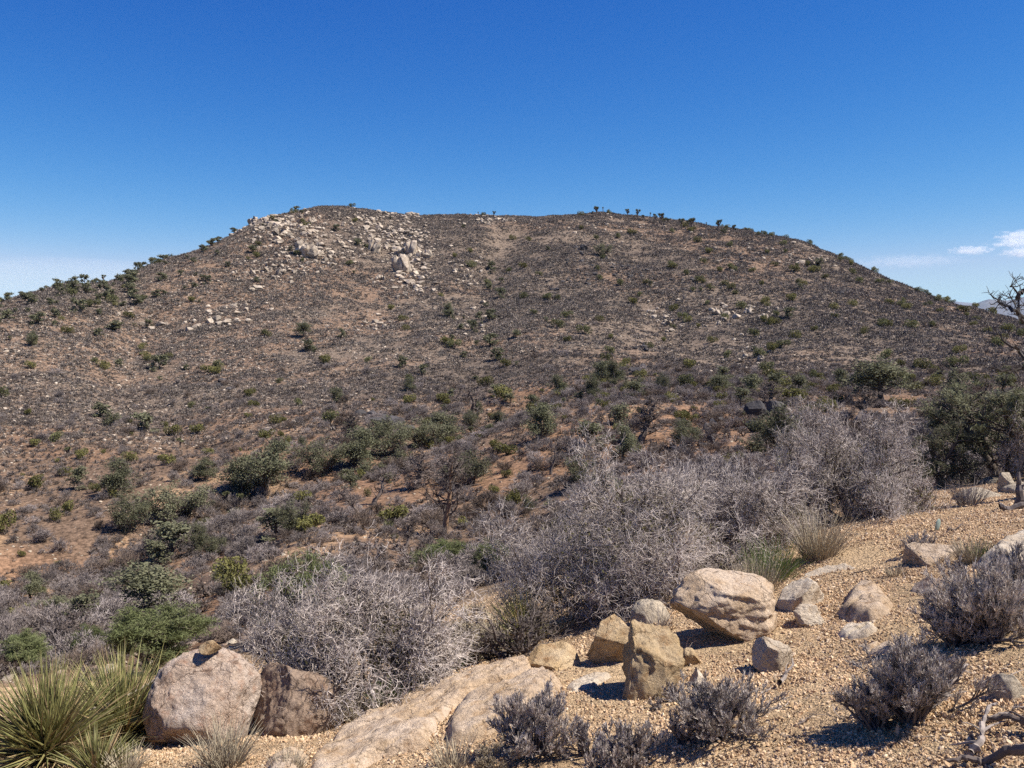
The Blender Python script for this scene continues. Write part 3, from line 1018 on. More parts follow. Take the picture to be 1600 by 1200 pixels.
near_shrub('dry_bush', 'pale straw coloured dry bush between the left shrub and the black branches', 108, 722, 1050, 0.62, 0.6, 0.42, r=5.9, leafn=600, n0=14, k=(7, 7, 5, 2), tw='dry_grass')
print('shrubs', round(time.time() - T0, 1))


def sage_mesh(seed, w, d, h, n0=40, k=(9, 9, 4), dense=1.0, tw='sage'):
    """mound of fine upright grey twigs on dark woody stems, with grey-green leaf flecks"""
    rng = rng_of(seed)
    a0 = rng.random(n0) * 2 * math.pi
    el = np.arccos(rng.random(n0) ** 0.42 * 0.97)
    D = np.stack([np.cos(a0) * np.cos(el), np.sin(a0) * np.cos(el), np.sin(el) + 0.1], 1)
    P0 = grow(rng, np.zeros((n0, 3)) + rng.normal(size=(n0, 3)) * [0.06, 0.06, 0], D, rng.uniform(0.4, 0.75, n0), 4, 0.16, 0.04)
    r0 = taper(np.full(n0, 0.007), np.full(n0, 0.003), 5)
    S, D, b, pr = sprout(rng, P0, r0, k[0], 0.3, 0.9, 0.6, 0.25, np.zeros(3), 0.2)
    P1 = grow(rng, S, D, rng.uniform(0.12, 0.3, len(S)), 3, 0.22, 0.10)
    r1 = taper(np.full(len(S), 0.0026), np.full(len(S), 0.0017), 4)
    S, D, b, pr = sprout(rng, P1, r1, k[1], 0.3, 0.9, 0.65, 0.2, np.zeros(3), 0.35)
    P2 = grow(rng, S, D, rng.uniform(0.04, 0.12, len(S)), 2, 0.25, 0.10)
    r2 = taper(np.full(len(S), 0.0013), np.full(len(S), 0.0008), 3)
    S, D, b, pr = sprout(rng, P2, r2, k[2], 0.2, 0.5, 0.9, 0.1, np.zeros(3), 0.3)
    P3 = grow(rng, S, D, rng.uniform(0.015, 0.04, len(S)), 1, 0.2, 0.1)
    r3 = taper(np.full(len(S), 0.0016), np.full(len(S), 0.0008), 2)
    allp = np.concatenate([q_.reshape(-1, 3) for q_ in (P0, P1, P2, P3)])
    lo, hi = np.percentile(allp, 0.8, axis=0), np.percentile(allp, 99.2, axis=0)
    sc = np.array([w / (hi[0] - lo[0]), d / (hi[1] - lo[1]), h / hi[2]])
    st, fo = Acc(), Acc()
    tubes(st, P0 * sc, r0, 4)
    tubes(st, P1 * sc, r1, 3)
    tubes(fo, P2 * sc, r2, 3)
    for _ in range(3):
        S, D, b, pr = sprout(rng, P2, r2, k[2], 0.1, 1.0, 0.55, 0.15, np.zeros(3), 0.25)
        Q = grow(rng, S, D, rng.uniform(0.02, 0.06, len(S)), 1, 0.2, 0.1)
        ribbons(fo, Q * sc, taper(np.full(len(S), 0.0010), np.full(len(S), 0.0006), 2), 0, rng)
    return [('stems', st.mesh('stems', [M['sage_dark']], True), 'stuff'), ('twigs', fo.mesh('twigs', [M[tw]]), 'stuff')]


def sage(label, seed, px, py, wpx, hpx, n0=40, k=(9, 9, 4), rz=0.0, dep=0.9, r=None, name='sagebrush', tw='sage'):
    p = at(px, py) if r is None else at_r(px, r)
    s = mpp(p)
    return thing(name, label, 'shrub', sage_mesh(seed, wpx * s, wpx * s * dep, hpx * s, n0, k, tw=tw), p - Vector((0, 0, 0.01)), rz)


sage('round grey sagebrush on the gravel beside the bedrock hump, nearest of the full bushes', 201, 836, 1178, 122, 100)
sage('dark grey sagebrush below the small pale block', 202, 1130, 1152, 150, 92)
sage('tall grey sagebrush casting a long shadow beside the splintered wood', 203, 1425, 1128, 165, 128, 46)
sage('lower left spread of the tall sagebrush, at the edge of its shadow', 204, 1368, 1140, 90, 75, 22)
sage('broad dark sagebrush at the right edge under the wide slab', 205, 1545, 1002, 175, 125, 48)
sage('small sagebrush joining the broad dark one on its left', 206, 1490, 1010, 90, 82, 26)
sage('top of a dark sagebrush cut by the right edge', 207, 1600, 960, 120, 115, 28)
sage('little grey sagebrush at the upper foot of the broad dark one', 208, 1490, 925, 60, 52, 16, (7, 7, 4))
sage('narrow upright sagebrush right of the round one by the bedrock', 209, 916, 1180, 52, 60, 16, (7, 7, 4))
sage('loose twiggy sagebrush at the bottom edge, under the middle one', 210, 985, 1198, 100, 78, 20, (7, 7, 4))
sage('tiny sagebrush tuft below the pointed stone', 211, 1052, 1095, 28, 30, 10, (6, 6, 4))
sage('tiny faint sagebrush tuft left of the tiny one below the pointed stone', 212, 1028, 1108, 22, 20, 8, (6, 6, 3))
sage('tiny grey twig tuft at the foot of the pointed stone', 213, 1052, 1058, 28, 20, 8, (6, 6, 3))
sage('sagebrush at the bottom edge left of the loose twiggy one', 214, 955, 1215, 90, 70, 18, (7, 7, 4))
sage('small blue grey bush on the path left of the short tan slab', 215, 1440, 872, 58, 44, 16, (7, 7, 4))
sage('dark sagebrush poking in at the lower left of the middle one', 216, 1068, 1160, 60, 50, 14, (7, 7, 4))
sage('grey sagebrush sprawling at the bottom left of the middle of the picture', 217, 760, 1208, 60, 55, 14, (7, 7, 4), tw='dry_grass')
print('sage', round(time.time() - T0, 1))


# ----------------------------------------------------------------- grasses
def tuft_mesh(seed, w, h, n, mat, wid=0.0022, droop=0.18, spread=0.55):
    rng = rng_of(seed)
    a = rng.random(n) * 2 * math.pi
    rad = np.sqrt(rng.random(n))
    S = np.stack([np.cos(a) * rad, np.sin(a) * rad, np.zeros(n)], 1) * w * 0.22
    D = np.stack([np.cos(a) * rad * spread, np.sin(a) * rad * spread, np.ones(n)], 1) + rng.normal(size=(n, 3)) * 0.16
    L = h * rng.uniform(0.45, 1.1, n)
    P = grow(rng, S, D, L, 4, 0.10, -droop * 0.25)
    ac = Acc()
    ribbons(ac, P, taper(np.full(n, wid), np.full(n, wid * 0.25), 5), 0, rng)
    return ac.mesh('tuft', [mat])


def tuft(name, label, seed, px, py, wpx, hpx, n, mat, r=None, cat='grass', **kw):
    p = at(px, py) if r is None else at_r(px, r)
    s = mpp(p)
    return tag(obj(name, tuft_mesh(seed, wpx * s, hpx * s, n, M[mat], **kw), None, p - Vector((0, 0, 0.005))), label, cat)


tuft('dry_grass_tuft', 'pale dry grass tuft in front of the pinkish boulder', 301, 350, 1198, 110, 75, 420, 'dry_grass')
tuft('dry_grass_tuft', 'greyish dry grass at the bottom edge between yucca and boulder', 302, 195, 1210, 80, 50, 260, 'dry_grass')
tuft('dry_grass_tuft', 'sparse dry grass on the bedrock above the bottom edge', 303, 705, 1200, 110, 50, 180, 'dry_grass')
tuft('dry_grass_tuft', 'short dry grass on the slab at the bottom edge', 304, 450, 1205, 90, 35, 200, 'dry_grass')
tuft('green_grass_tuft', 'bright green grass under the left grey shrub', 305, 600, 1112, 60, 48, 260, 'green_grass', r=4.75)
tuft('dry_grass_tuft', 'dry straw grass around the bright green grass under the left shrub', 306, 560, 1125, 120, 45, 300, 'dry_grass', r=4.7)
tuft('green_grass_tuft', 'green grass growing behind the big tan boulder', 307, 1212, 935, 110, 70, 420, 'green_grass', r=6.3)
tuft('dry_grass_tuft', 'brown dry grass behind the right end of the big boulder', 308, 1185, 945, 120, 65, 380, 'dry_grass', r=6.0)
tuft('dry_grass_tuft', 'tall straw grass clump at the corner of the path below the upright shrub', 309, 1285, 898, 100, 85, 520, 'dry_grass', r=6.7)
tuft('dry_grass_tuft', 'yellowish grass tuft behind the wide slab', 310, 1528, 868, 72, 42, 260, 'dry_grass', r=6.0)
tuft('green_grass_tuft', 'olive grass blades in the yellowish tuft behind the wide slab', 311, 1545, 866, 50, 40, 100, 'green_grass', r=6.05)
tuft('dry_grass_tuft', 'dead grass fan at the foot of the rock under the juniper', 312, 1520, 806, 70, 48, 260, 'bleached', r=8.9)
tuft('green_grass_tuft', 'thin green grass inside the pale dry bush', 313, 700, 1040, 90, 60, 200, 'green_grass', r=5.7)
tuft('dry_grass_tuft', 'curled dead grass hanging beside the pointed stone', 314, 1072, 1018, 46, 40, 60, 'bleached', droop=2.5, spread=1.6)
tuft('dry_grass_tuft', 'thin dry grass in front of the grey weathered stone', 315, 1035, 975, 40, 45, 70, 'bleached', r=5.3)
tuft('dry_grass_tuft', 'dry grass on the gravel left of the yellowish tuft', 316, 1400, 900, 60, 22, 120, 'dry_grass')


# ----------------------------------------------------------------- yucca with single blades
def blade_mesh(seed, curl, mat, n=7):
    """one stiff V-shaped blade, 1 m long, along +z bending to +x"""
    s = np.linspace(0, 1, n)
    ang = curl * s ** 1.6
    x = np.concatenate([[0], np.cumsum(np.sin(ang[:-1]) / (n - 1))])
    z = np.concatenate([[0], np.cumsum(np.cos(ang[:-1]) / (n - 1))])
    w = 0.0145 * np.array([1.0 if k < 0.15 else (1 - (k - 0.15) / 0.85) ** 0.75 for k in s]) + 0.0008
    c = np.stack([x, np.zeros(n), z], 1)
    nx = np.stack([np.cos(ang), np.zeros(n), -np.sin(ang)], 1)
    e = np.array([0, 1.0, 0])
    V = np.stack([c - w[:, None] * e - nx * w[:, None] * .5, c, c + w[:, None] * e - nx * w[:, None] * .5], 1).reshape(-1, 3)
    i = np.arange(n - 1)[:, None] * 3
    F = np.concatenate([np.concatenate([i, i + 1, i + 4, i + 3], 1), np.concatenate([i + 1, i + 2, i + 5, i + 4], 1)])
    return make_mesh('leaf', V, [F], [mat], True)


GREEN_BL = [blade_mesh(i, c, M['yucca']) for i, c in enumerate((0.05, 0.25, 0.45, 0.7))]
STRAW_BL = [blade_mesh(i, c, M['straw']) for i, c in enumerate((0.5, 1.1, 1.7))]
core_m = rock_mesh(999, M['straw'], 2, 3)


def yucca(label, seed, px, r, L, n, ndry, tilt=0.0):
    rng = rng_of(seed)
    p = at_r(px, r)
    e = tag(obj('yucca', None, None, p), label, 'yucca')
    obj('stem', core_m, e, (0, 0, L * 0.08), (0, 0, 0), (L * .22, L * .22, L * .25))
    for i in range(n):
        a = rng.random() * 2 * math.pi
        q_ = rng.random() ** 0.72
        el = q_ * 1.22 + rng.normal() * 0.06
        ln = L * rng.uniform(0.72, 1.1) * (1 - 0.12 * q_)
        me = GREEN_BL[min(3, int(abs(rng.normal() * 0.8 + q_ * 2.2)))]
        o = obj('leaf', me, e, (math.cos(a) * L * 0.07 * rng.random(), math.sin(a) * L * 0.07 * rng.random(), L * 0.10 * rng.random()), (0, 0, 0), (rng.uniform(0.8, 1.25) * ln / 0.75, rng.uniform(0.75, 1.2) * 0.32, ln))
        o.rotation_euler = (Euler((0, 0, a)).to_matrix() @ Euler((0, el + tilt * math.cos(a), 0)).to_matrix() @ Euler((0, 0, rng.normal() * 0.35)).to_matrix()).to_euler()
    # the crowd of further blades too many to tell apart
    ac = Acc()
    m_ = int(n * 2.6)
    az_, q_ = rng.random(m_) * 2 * math.pi, rng.random(m_) ** 0.8
    el_ = q_ * 1.25 + rng.normal(size=m_) * 0.08
    D_ = np.stack([np.cos(az_) * np.sin(el_), np.sin(az_) * np.sin(el_), np.cos(el_)], 1)
    P_ = grow(rng, rng.normal(size=(m_, 3)) * L * 0.05 * [1, 1, 0.3] + [0, 0, L * .08], D_, L * rng.uniform(0.6, 1.08, m_), 6, 0.05, -0.03)
    wd_ = np.array([1, .95, .85, .7, .5, .28, .06])[None] * 0.0060 * rng.uniform(0.7, 1.2, (m_, 1))
    ribbons(ac, P_[: m_ * 7 // 10], wd_[: m_ * 7 // 10], 0, rng)
    ribbons(ac, P_[m_ * 7 // 10:], wd_[m_ * 7 // 10:], 1, rng)
    o = obj('blades', ac.mesh('blades', [M['yucca'], M['straw']]), e)
    o['kind'] = 'stuff'
    for i in range(ndry):
        a = rng.random() * 2 * math.pi
        ln = L * rng.uniform(0.45, 0.95)
        o = obj('dead_leaf', STRAW_BL[rng.integers(3)], e, (0, 0, L * 0.06 * rng.random()), (0, 0, 0), (ln, 0.38, ln))
        o.rotation_euler = (Euler((0, 0, a)).to_matrix() @ Euler((0, rng.uniform(1.0, 1.75), 0)).to_matrix() @ Euler((0, 0, rng.normal() * 0.6)).to_matrix()).to_euler()
    return e


yucca('large green yucca at the lower left corner, nearest the left edge', 401, 52, 4.75, 0.49, 280, 100)
yucca('large green yucca leaning against the pinkish boulder', 402, 172, 4.95, 0.49, 280, 100)
yucca('small yucca rosette at the bottom edge below the two large ones', 403, 132, 4.3, 0.24, 80, 20)
yucca('green yucca half hidden under the left end of the largest grey shrub', 404, 815, 6.2, 0.40, 110, 30)
# dry flower stalk lying through the yuccas
a = Acc()
c0, c1 = at_r(75, 4.75) + Vector((0, 0, 0.22)), at_r(275, 5.1) + Vector((0, 0, 0.42))
pts = np.array([[list(c0.lerp(c1, t) + Vector((0, 0, -0.05 * math.sin(t * 3.1)))) for t in np.linspace(0, 1, 8)]])
tubes(a, pts, np.full((1, 8), 0.0065), 7)
tag(obj('flower_stalk', a.mesh('flower_stalk', [M['bleached']], True)), 'pale dry flower stalk lying through the two large yuccas', 'stalk')
print('yucca', round(time.time() - T0, 1))


# ----------------------------------------------------------------- dead wood on the gravel
def wood(name, label, seed, p0, p1, r0, lift=0.02, n=10, jag=0.25, mat='bleached', forks=2):
    rng = rng_of(seed)
    A, B = np.array(p0), np.array(p1)
    Lg = np.linalg.norm(B - A)
    s = np.linspace(0, 1, n)
    n = n * 3
    s = np.linspace(0, 1, n)
    wob = np.stack([np.interp(s, np.linspace(0, 1, 6), rng.normal(size=6)) for _ in range(3)], 1)
    P = A + (B - A) * s[:, None] + wob * Lg * 0.05 + rng.normal(size=(n, 3)) * Lg * 0.006 + np.array([0, 0, lift])
    rad = 0.72 * r0 * (1 - 0.75 * s ** 1.4) * (1 + jag * rng.normal(size=n) * 0.3)
    e = tag(obj(name, None, None, tuple(A)), label, 'dead wood')
    a = Acc()
    tubes(a, P[None] - A, np.abs(rad)[None], 7)
    obj('trunk', a.mesh('trunk', [M[mat]]), e)
    for k in range(forks):
        i = rng.integers(2, n - 2)
        d = unit((B - A) / Lg + rng.normal(size=3) * 0.7)
        Q = grow(rng, P[i:i + 1], d[None], np.array([Lg * rng.uniform(0.25, 0.5)]), 12, 0.16, 0.0)
        a = Acc()
        tubes(a, Q - A, taper(np.array([rad[i] * .6]), np.array([rad[i] * .12]), 13), 6)
        obj('branch', a.mesh('branch', [M[mat]]), e)
    return e


def gp(px, py, up=0.0):
    p = at(px, py)
    return (p.x, p.y, p.z + up)


wood('dead_branch', 'splintered upright grey stump at the lower right', 501, gp(1525, 1185), gp(1548, 1130, 0.06), 0.018, 0.02, 8, 0.5, forks=5)
wood('dead_branch', 'dark dead branch lying right of the splintered stump', 502, gp(1640, 1150), gp(1540, 1140, 0.02), 0.022, 0.03, 8, 0.3, 'dead_bark', 3)
wood('dead_branch', 'dark log lying along the bottom right edge', 503, gp(1660, 1190), gp(1480, 1203), 0.028, 0.03, 10, 0.3, 'dead_bark', 1)
wood('dead_branch', 'grey weathered root wood under the right side of the tall sagebrush', 504, gp(1470, 1090), gp(1512, 1060, 0.05), 0.015, 0.02, 8, 0.5, forks=4)
wood('dead_branch', 'thin grey stick across the gravel below the tall sagebrush', 505, gp(1392, 1160), gp(1490, 1090, 0.03), 0.009, 0.015, 10, 0.2, forks=2)
wood('dead_branch', 'short split grey stick right of the small pale block', 506, gp(1216, 1075), gp(1240, 1045, 0.02), 0.016, 0.015, 6, 0.6, forks=2)
wood('dead_branch', 'small bundle of dark twigs alone on the gravel', 507, gp(1246, 1135), gp(1272, 1122, 0.01), 0.006, 0.01, 6, 0.3, 'dead_bark', 6)
wood('dead_branch', 'dark stick lying by the grey green cactus pad', 508, gp(1478, 832), gp(1508, 826), 0.012, 0.01, 6, 0.2, 'dead_bark', 1)
wood('dead_branch', 'black stump leaning on the crest at the right edge', 509, gp(1590, 792), tuple(Vector(gp(1590, 792)) + Vector((0.02, 0, 0.28))), 0.05, 0.0, 6, 0.2, 'stem', 2)
wood('dead_branch', 'dark fallen limb on the crest at the right edge', 510, gp(1560, 800), gp(1660, 790, 0.05), 0.04, 0.03, 8, 0.2, 'stem', 2)
wood('dead_branch', 'small grey twig lying behind the pale leaning slab', 511, gp(1335, 897), gp(1368, 892), 0.006, 0.012, 6, 0.2, 'dead_bark', 4)
wood('dead_branch', 'grey stick in the wood litter right of the tall sagebrush', 512, gp(1530, 1130), gp(1600, 1120, 0.02), 0.010, 0.015, 8, 0.2, forks=3)
# prickly pear pad
p = at(1465, 830)
tag(obj('cactus_pad', rock_mesh(77, M['cactus'], 4, 0, rough=0.04, fine=0.004, smooth=True), None, p + Vector((0, 0, 0.045)), (0.15, 0, 0.5), (0.055, 0.015, 0.095)),
    'small grey green cactus pad standing alone on the path', 'cactus')
print('wood', round(time.time() - T0, 1))


# ----------------------------------------------------------------- trees and far plants (unit height prototypes)
def pinyon_parts(seed, w=0.9, nleaf=3600, lsize=0.05, bare=0.16, limbs=20, mat='pine', asp=0.5, twist=0.12, split=1, clump=0.055, gap=0.0):
    rng = rng_of(seed)
    D0 = np.stack([rng.normal(size=split) * 0.35 * (split > 1), rng.normal(size=split) * 0.35 * (split > 1), np.ones(split)], 1)
    P0 = grow(rng, np.zeros((split, 3)), D0, rng.uniform(0.7, 0.86, split), 7, twist, 0.05)
    r0 = taper(np.full(split, 0.036), np.full(split, 0.010), 8)
    S, D, b, pr = sprout(rng, P0, r0, limbs, bare, 0.25, 1.0, 0, None, 0.25)
    D[:, 2] = D[:, 2] * 0.55 + 0.12
    hgt = S[:, 2]
    L = (0.46 * (1 - 0.65 * hgt)) * rng.uniform(0.55, 1.15, len(S))
    P1 = grow(rng, S, D, L, 4, 0.25, 0.10)
    r1 = taper(np.minimum(0.014, pr * 0.6), np.full(len(S), 0.004), 5)
    S2, D2, b2, pr2 = sprout(rng, P1, r1, 5, 0.35, 0.6, 0.8, 0, None, 0.2)
    P2 = grow(rng, S2, D2, rng.uniform(0.06, 0.15, len(S2)), 2, 0.3, 0.12)
    r2 = taper(np.full(len(S2), 0.004), np.full(len(S2), 0.002), 3)
    keep = rng.random(len(P2)) > gap
    tips = np.concatenate([P2[keep].reshape(-1, 3), P1[:, -1]])
    C = tips[rng.integers(0, len(tips), nleaf)] + rng.normal(size=(nleaf, 3)) * clump * np.array([1, 1, 0.7])
    tr, cr = Acc(), Acc()
    tubes(tr, P0, r0, 7)
    tubes(tr, P1, r1, 4)
    tubes(tr, P2, r2, 3)
    leaves(cr, C, lsize, rng, 0, asp, 0.5)
    fit([tr, cr], w, w, 1.0)
    return [('trunk', tr.mesh('trunk', [M['bark']], True)), ('crown', cr.mesh('crown', [M[mat]]), 'stuff')]


def dead_parts(seed, w=0.7, limbs=16, k2=5, k3=3, mat='dead_bark', twist=0.12, thick=1.0):
    rng = rng_of(seed)
    P0 = grow(rng, np.zeros((1, 3)), np.array([[0.05, 0, 1.0]]), np.array([0.9]), 9, twist, 0.08)
    r0 = taper(np.array([0.032]), np.array([0.007]), 10) * thick
    S, D, b, pr = sprout(rng, P0, r0, limbs, 0.2, 0.45, 0.9, 0, None, 0.25)
    P1 = grow(rng, S, D, 0.42 * (1 - 0.5 * S[:, 2]) * rng.uniform(0.4, 1.1, len(S)), 5, 0.3, 0.06)
    r1 = taper(np.minimum(0.011, pr * .7), np.full(len(S), 0.004), 6) * thick
    S, D, b, pr = sprout(rng, P1, r1, k2, 0.3, 0.5, 0.8, 0, None, 0.15)
    P2 = grow(rng, S, D, rng.uniform(0.06, 0.18, len(S)), 3, 0.3, 0.05)
    r2 = taper(np.full(len(S), 0.0042), np.full(len(S), 0.0022), 4) * thick
    S, D, b, pr = sprout(rng, P2, r2, k3, 0.3, 0.5, 0.8, 0, None, 0.1)
    P3 = grow(rng, S, D, rng.uniform(0.03, 0.09, len(S)), 2, 0.3, 0.05)
    r3 = taper(np.full(len(S), 0.003), np.full(len(S), 0.0016), 3) * thick
    tr, br = Acc(), Acc()
    tubes(tr, P0, r0, 7)
    tubes(br, P1, r1, 4)
    tubes(br, P2, r2, 3)
    tubes(br, P3, r3, 3)
    fit([tr, br], w, w, 1.0)
    return [('trunk', tr.mesh('trunk', [M[mat]], True)), ('branches', br.mesh('branches', [M['dead_bark'] if mat == 'sunlit_bark' else M[mat]]), 'stuff')]


def joshua_parts(seed, arms=3, low=0.5):
    rng = rng_of(seed)
    P0 = grow(rng, np.zeros((1, 3)), np.array([[0.0, 0, 1.0]]), np.array([low + 0.2]), 5, 0.06, 0.1)
    tr, hd = Acc(), Acc()
    tubes(tr, P0, taper(np.array([0.045]), np.array([0.038]), 6), 7)
    ends = [P0[0, -1]]
    if arms:
        a = np.arange(arms) * 2 * math.pi / arms + rng.random()
        S = np.repeat(P0[:, 3], arms, 0) + rng.normal(size=(arms, 3)) * [0, 0, 0.05]
        D = np.stack([np.cos(a), np.sin(a), np.full(arms, 0.6)], 1)
        P1 = grow(rng, S, D, rng.uniform(0.18, 0.36, arms), 4, 0.12, 0.35)
        tubes(tr, P1, taper(np.full(arms, 0.036), np.full(arms, 0.034), 5), 6)
        ends += list(P1[:, -1])
    for c in ends:
        n = 90
        d = unit(rng.normal(size=(n, 3)) + np.array([0, 0, 0.35]))
        P = np.stack([c + d * 0.01, c + d * (0.11 * rng.uniform(0.8, 1.3, n))[:, None]], 1)
        ribbons(hd, P, np.stack([np.full(n, 0.014), np.full(n, 0.003)], 1), 0, rng)
    z = tr.verts()[:, 2].max() + 0.08
    for q_ in (tr, hd): q_.v = [v / z for v in q_.v]
    return [('trunk', tr.mesh('trunk', [M['bark']], True)), ('leaf_heads', hd.mesh('leaf_heads', [M['joshua']]), 'stuff')]


def join_parts(name, parts):
    """one mesh out of the parts, for copies too small to show them"""
    me = bpy.data.meshes.new(name)
    bm = bmesh.new()
    off = 0
    mats = []
    for p in parts:
        n0 = len(bm.faces)
        bm.from_mesh(p[1])
        bm.faces.ensure_lookup_table()
        for f in bm.faces[n0:]: f.material_index = len(mats)
        mats.append(p[1].materials[0])
    bm.to_mesh(me)
    bm.free()
    for m_ in mats: me.materials.append(m_)
    return me


def mound_mesh(seed, mat, n=700, size=0.10, flat=0.6, up=0.4, stems=True, asp=0.55):
    """leafy bush of lobes, 1 high and about 1.4 wide"""
    rng = rng_of(seed)
    nl = 6
    c = np.stack([rng.uniform(-.42, .42, nl), rng.uniform(-.42, .42, nl), rng.uniform(0.28, 0.62, nl)], 1)
    s = rng.uniform(0.22, 0.38, nl)
    b = rng.integers(0, nl, n)
    d = unit(rng.normal(size=(n, 3)))
    C = c[b] + d * (s[b] * rng.uniform(0.55, 1.0, n) ** 0.6)[:, None]
    C[:, 2] = np.abs(C[:, 2])
    ac = Acc()
    leaves(ac, C, size, rng, 0, asp, up)
    P = np.stack([np.zeros((nl, 3)), c * 0.6, c], 1)
    tubes(ac, P, taper(np.full(nl, 0.03), np.full(nl, 0.012), 3), 4, 1)
    z = np.percentile(ac.verts()[:, 2], 99.5)
    ac.v = [v / z for v in ac.v]
    return ac.mesh('bush', [M[mat], M['bark']])


def twig_mound(seed, mat, n0=16, k=(6, 5, 4), wid=0.010, flat=1.0):
    """bare grey bush for the middle distance, 1 high and about 1.5 wide"""
    rng = rng_of(seed)
    a0 = rng.random(n0) * 2 * math.pi
    el = rng.uniform(0.15, 1.4, n0)
    D = np.stack([np.cos(a0) * np.cos(el), np.sin(a0) * np.cos(el), np.sin(el)], 1)
    P = grow(rng, rng.normal(size=(n0, 3)) * [0.05, 0.05, 0], D, rng.uniform(0.45, 0.8, n0), 3, 0.22, 0.02)
    rr = taper(np.full(n0, wid * 1.6), np.full(n0, wid), 4)
    ac = Acc()
    tubes(ac, P, rr, 3, 1)
    Ls = (0.36, 0.22, 0.12)
    for i, kk in enumerate(k):
        S, D, b, pr = sprout(rng, P, rr, kk, 0.3, 0.7, 0.75, 0.45, np.array([0, 0, 0.1]), 0.2)
        P = grow(rng, S, D, Ls[i] * rng.uniform(0.5, 1.2, len(S)), 2, 0.3, 0.06)
        rr = taper(np.full(len(S), wid * (0.9, 0.75, 0.62)[i]), np.full(len(S), wid * 0.4), 3)
        ribbons(ac, P, rr, 0, rng)
    v = ac.verts()
    sc = np.array([1.5, 1.5, 1.0]) / np.array([np.percentile(v[:, 0], 99) - np.percentile(v[:, 0], 1), np.percentile(v[:, 1], 99) - np.percentile(v[:, 1], 1), np.percentile(v[:, 2], 99.3)])
    ac.v = [q_ * sc for q_ in ac.v]
    return ac.mesh('bush', [M[mat], M['bark']])


def scrub_mesh(seed, mat, n=60, wid=0.07):
    """tiny far scrub: a tuft of upward flecks, 1 high and 1.8 wide"""
    rng = rng_of(seed)
    a = rng.random(n) * 2 * math.pi
    rad = np.sqrt(rng.random(n))
    S = np.stack([np.cos(a) * rad * 0.65, np.sin(a) * rad * 0.65, 0.25 * rng.random(n) * (1 - rad)], 1)
    d = unit(np.stack([np.cos(a) * rad, np.sin(a) * rad, np.full(n, 0.8)], 1) + rng.normal(size=(n, 3)) * 0.4)
    P = np.stack([S, S + d * (rng.uniform(0.3, 0.75, n) * (1.15 - 0.5 * rad))[:, None]], 1)
    ac = Acc()
    ribbons(ac, P, np.stack([np.full(n, wid), np.full(n, wid * 0.5)], 1), 0, rng)
    return ac.mesh('scrub', [M[mat]])


def plant(name, label, cat, parts, px, py, hpx, wpx=None, w0=0.9, rmin=16, rz=None, group=None, r=None, rnd=random.Random(5)):
    p = at(px, py, rmin) if r is None else at_r(px, r)
    k = mpp(p)
    h = hpx * k
    s = (wpx * k / w0) if wpx else h
    rz = rnd.random() * 6.28 if rz is None else rz
    if isinstance(parts, list):
        return thing(name, label, cat, parts, p - Vector((0, 0, 0.02 * h)), rz, (s, s, h), group)
    o = obj(name, parts, None, p - Vector((0, 0, 0.02 * h)), (0, 0, rz), (s, s, h))
    return tag(o, label, cat, group)


PIN = [pinyon_parts(600 + i, 0.9, 6000, 0.036, (0.06, 0.12, 0.05, 0.22, 0.08)[i], 26, split=(1, 1, 2, 1, 3)[i], gap=(0, .2, .1, .35, .2)[i]) for i in range(5)]
DEAD = [dead_parts(640 + i, 0.75, (14, 22, 26, 12)[i], (4, 6, 7, 4)[i], 3, thick=1.25) for i in range(4)]
JOSH = [joshua_parts(660 + i, a_, l_) for i, (a_, l_) in enumerate(((0, 0.75), (3, 0.5), (4, 0.45)))]
GRN = [mound_mesh(680 + i, 'green_bush', 800, 0.11) for i in range(4)]
DRK = [mound_mesh(690 + i, 'dark_bush', 800, 0.11) for i in range(4)]
M['far_twig_brown'] = plant_mat('far_brown_twig', (0.20, 0.15, 0.115), (0.13, 0.098, 0.078), 5, vary=0.3)
M['far_twig_pale'] = plant_mat('far_pale_twig', (0.37, 0.315, 0.285), (0.24, 0.20, 0.18), 5, vary=0.25)
GRY = [twig_mound(700 + i, ('far_twig', 'far_twig_pale', 'far_twig', 'far_twig_brown', 'far_twig')[i]) for i in range(5)]
print('protos', round(time.time() - T0, 1))

# --- trees near the foreground
NEARP = pinyon_parts(611, 0.95, 26000, 0.045, 0.1, 26, 'pine_near', 0.16, split=3, clump=0.035, gap=0.25)
NEARQ = pinyon_parts(612, 0.95, 26000, 0.045, 0.1, 24, 'pine_near', 0.16, split=2, clump=0.032, gap=0.35)
plant('juniper_tree', 'dark leafy juniper with forked trunk at the right edge', 'tree', pinyon_parts(613, 0.95, 12000, 0.034, 0.25, 26, 'pine', 0.2, split=3, clump=0.022, gap=0.72), 1552, 790, 152, 180, 0.95, r=13.5)
plant('juniper_tree', 'dark low juniper foliage behind the upright path shrub', 'tree', pinyon_parts(614, 0.95, 9000, 0.038, 0.05, 24, 'pine', 0.2, split=3, clump=0.028, gap=0.55), 1478, 775, 105, 100, 0.95, r=12.8)
plant('pinyon_tree', 'green pinyon with a bleached snag behind the left grey shrub', 'tree', NEARP, 472, 935, 118, 140, 0.95, r=15)
plant('dead_snag', 'bleached forked snag rising from the green pinyon', 'tree', dead_parts(645, 0.45, 7, 2, 1, 'bleached', thick=1.0), 497, 930, 118, 60, 0.45, r=15.2)
plant('pinyon_tree', 'green pinyon clump between the yuccas and the pinkish boulder', 'tree', NEARQ, 228, 1070, 105, 130, 0.95, r=13)
plant('pinyon_tree', 'small green pinyon in the gap right of the left grey shrub', 'tree', NEARP, 690, 893, 48, 84, 0.95, rmin=20)
plant('pinyon_tree', 'slim dark young pinyon left of the largest grey shrub', 'tree', NEARQ, 768, 935, 62, 48, 0.95, rmin=15)
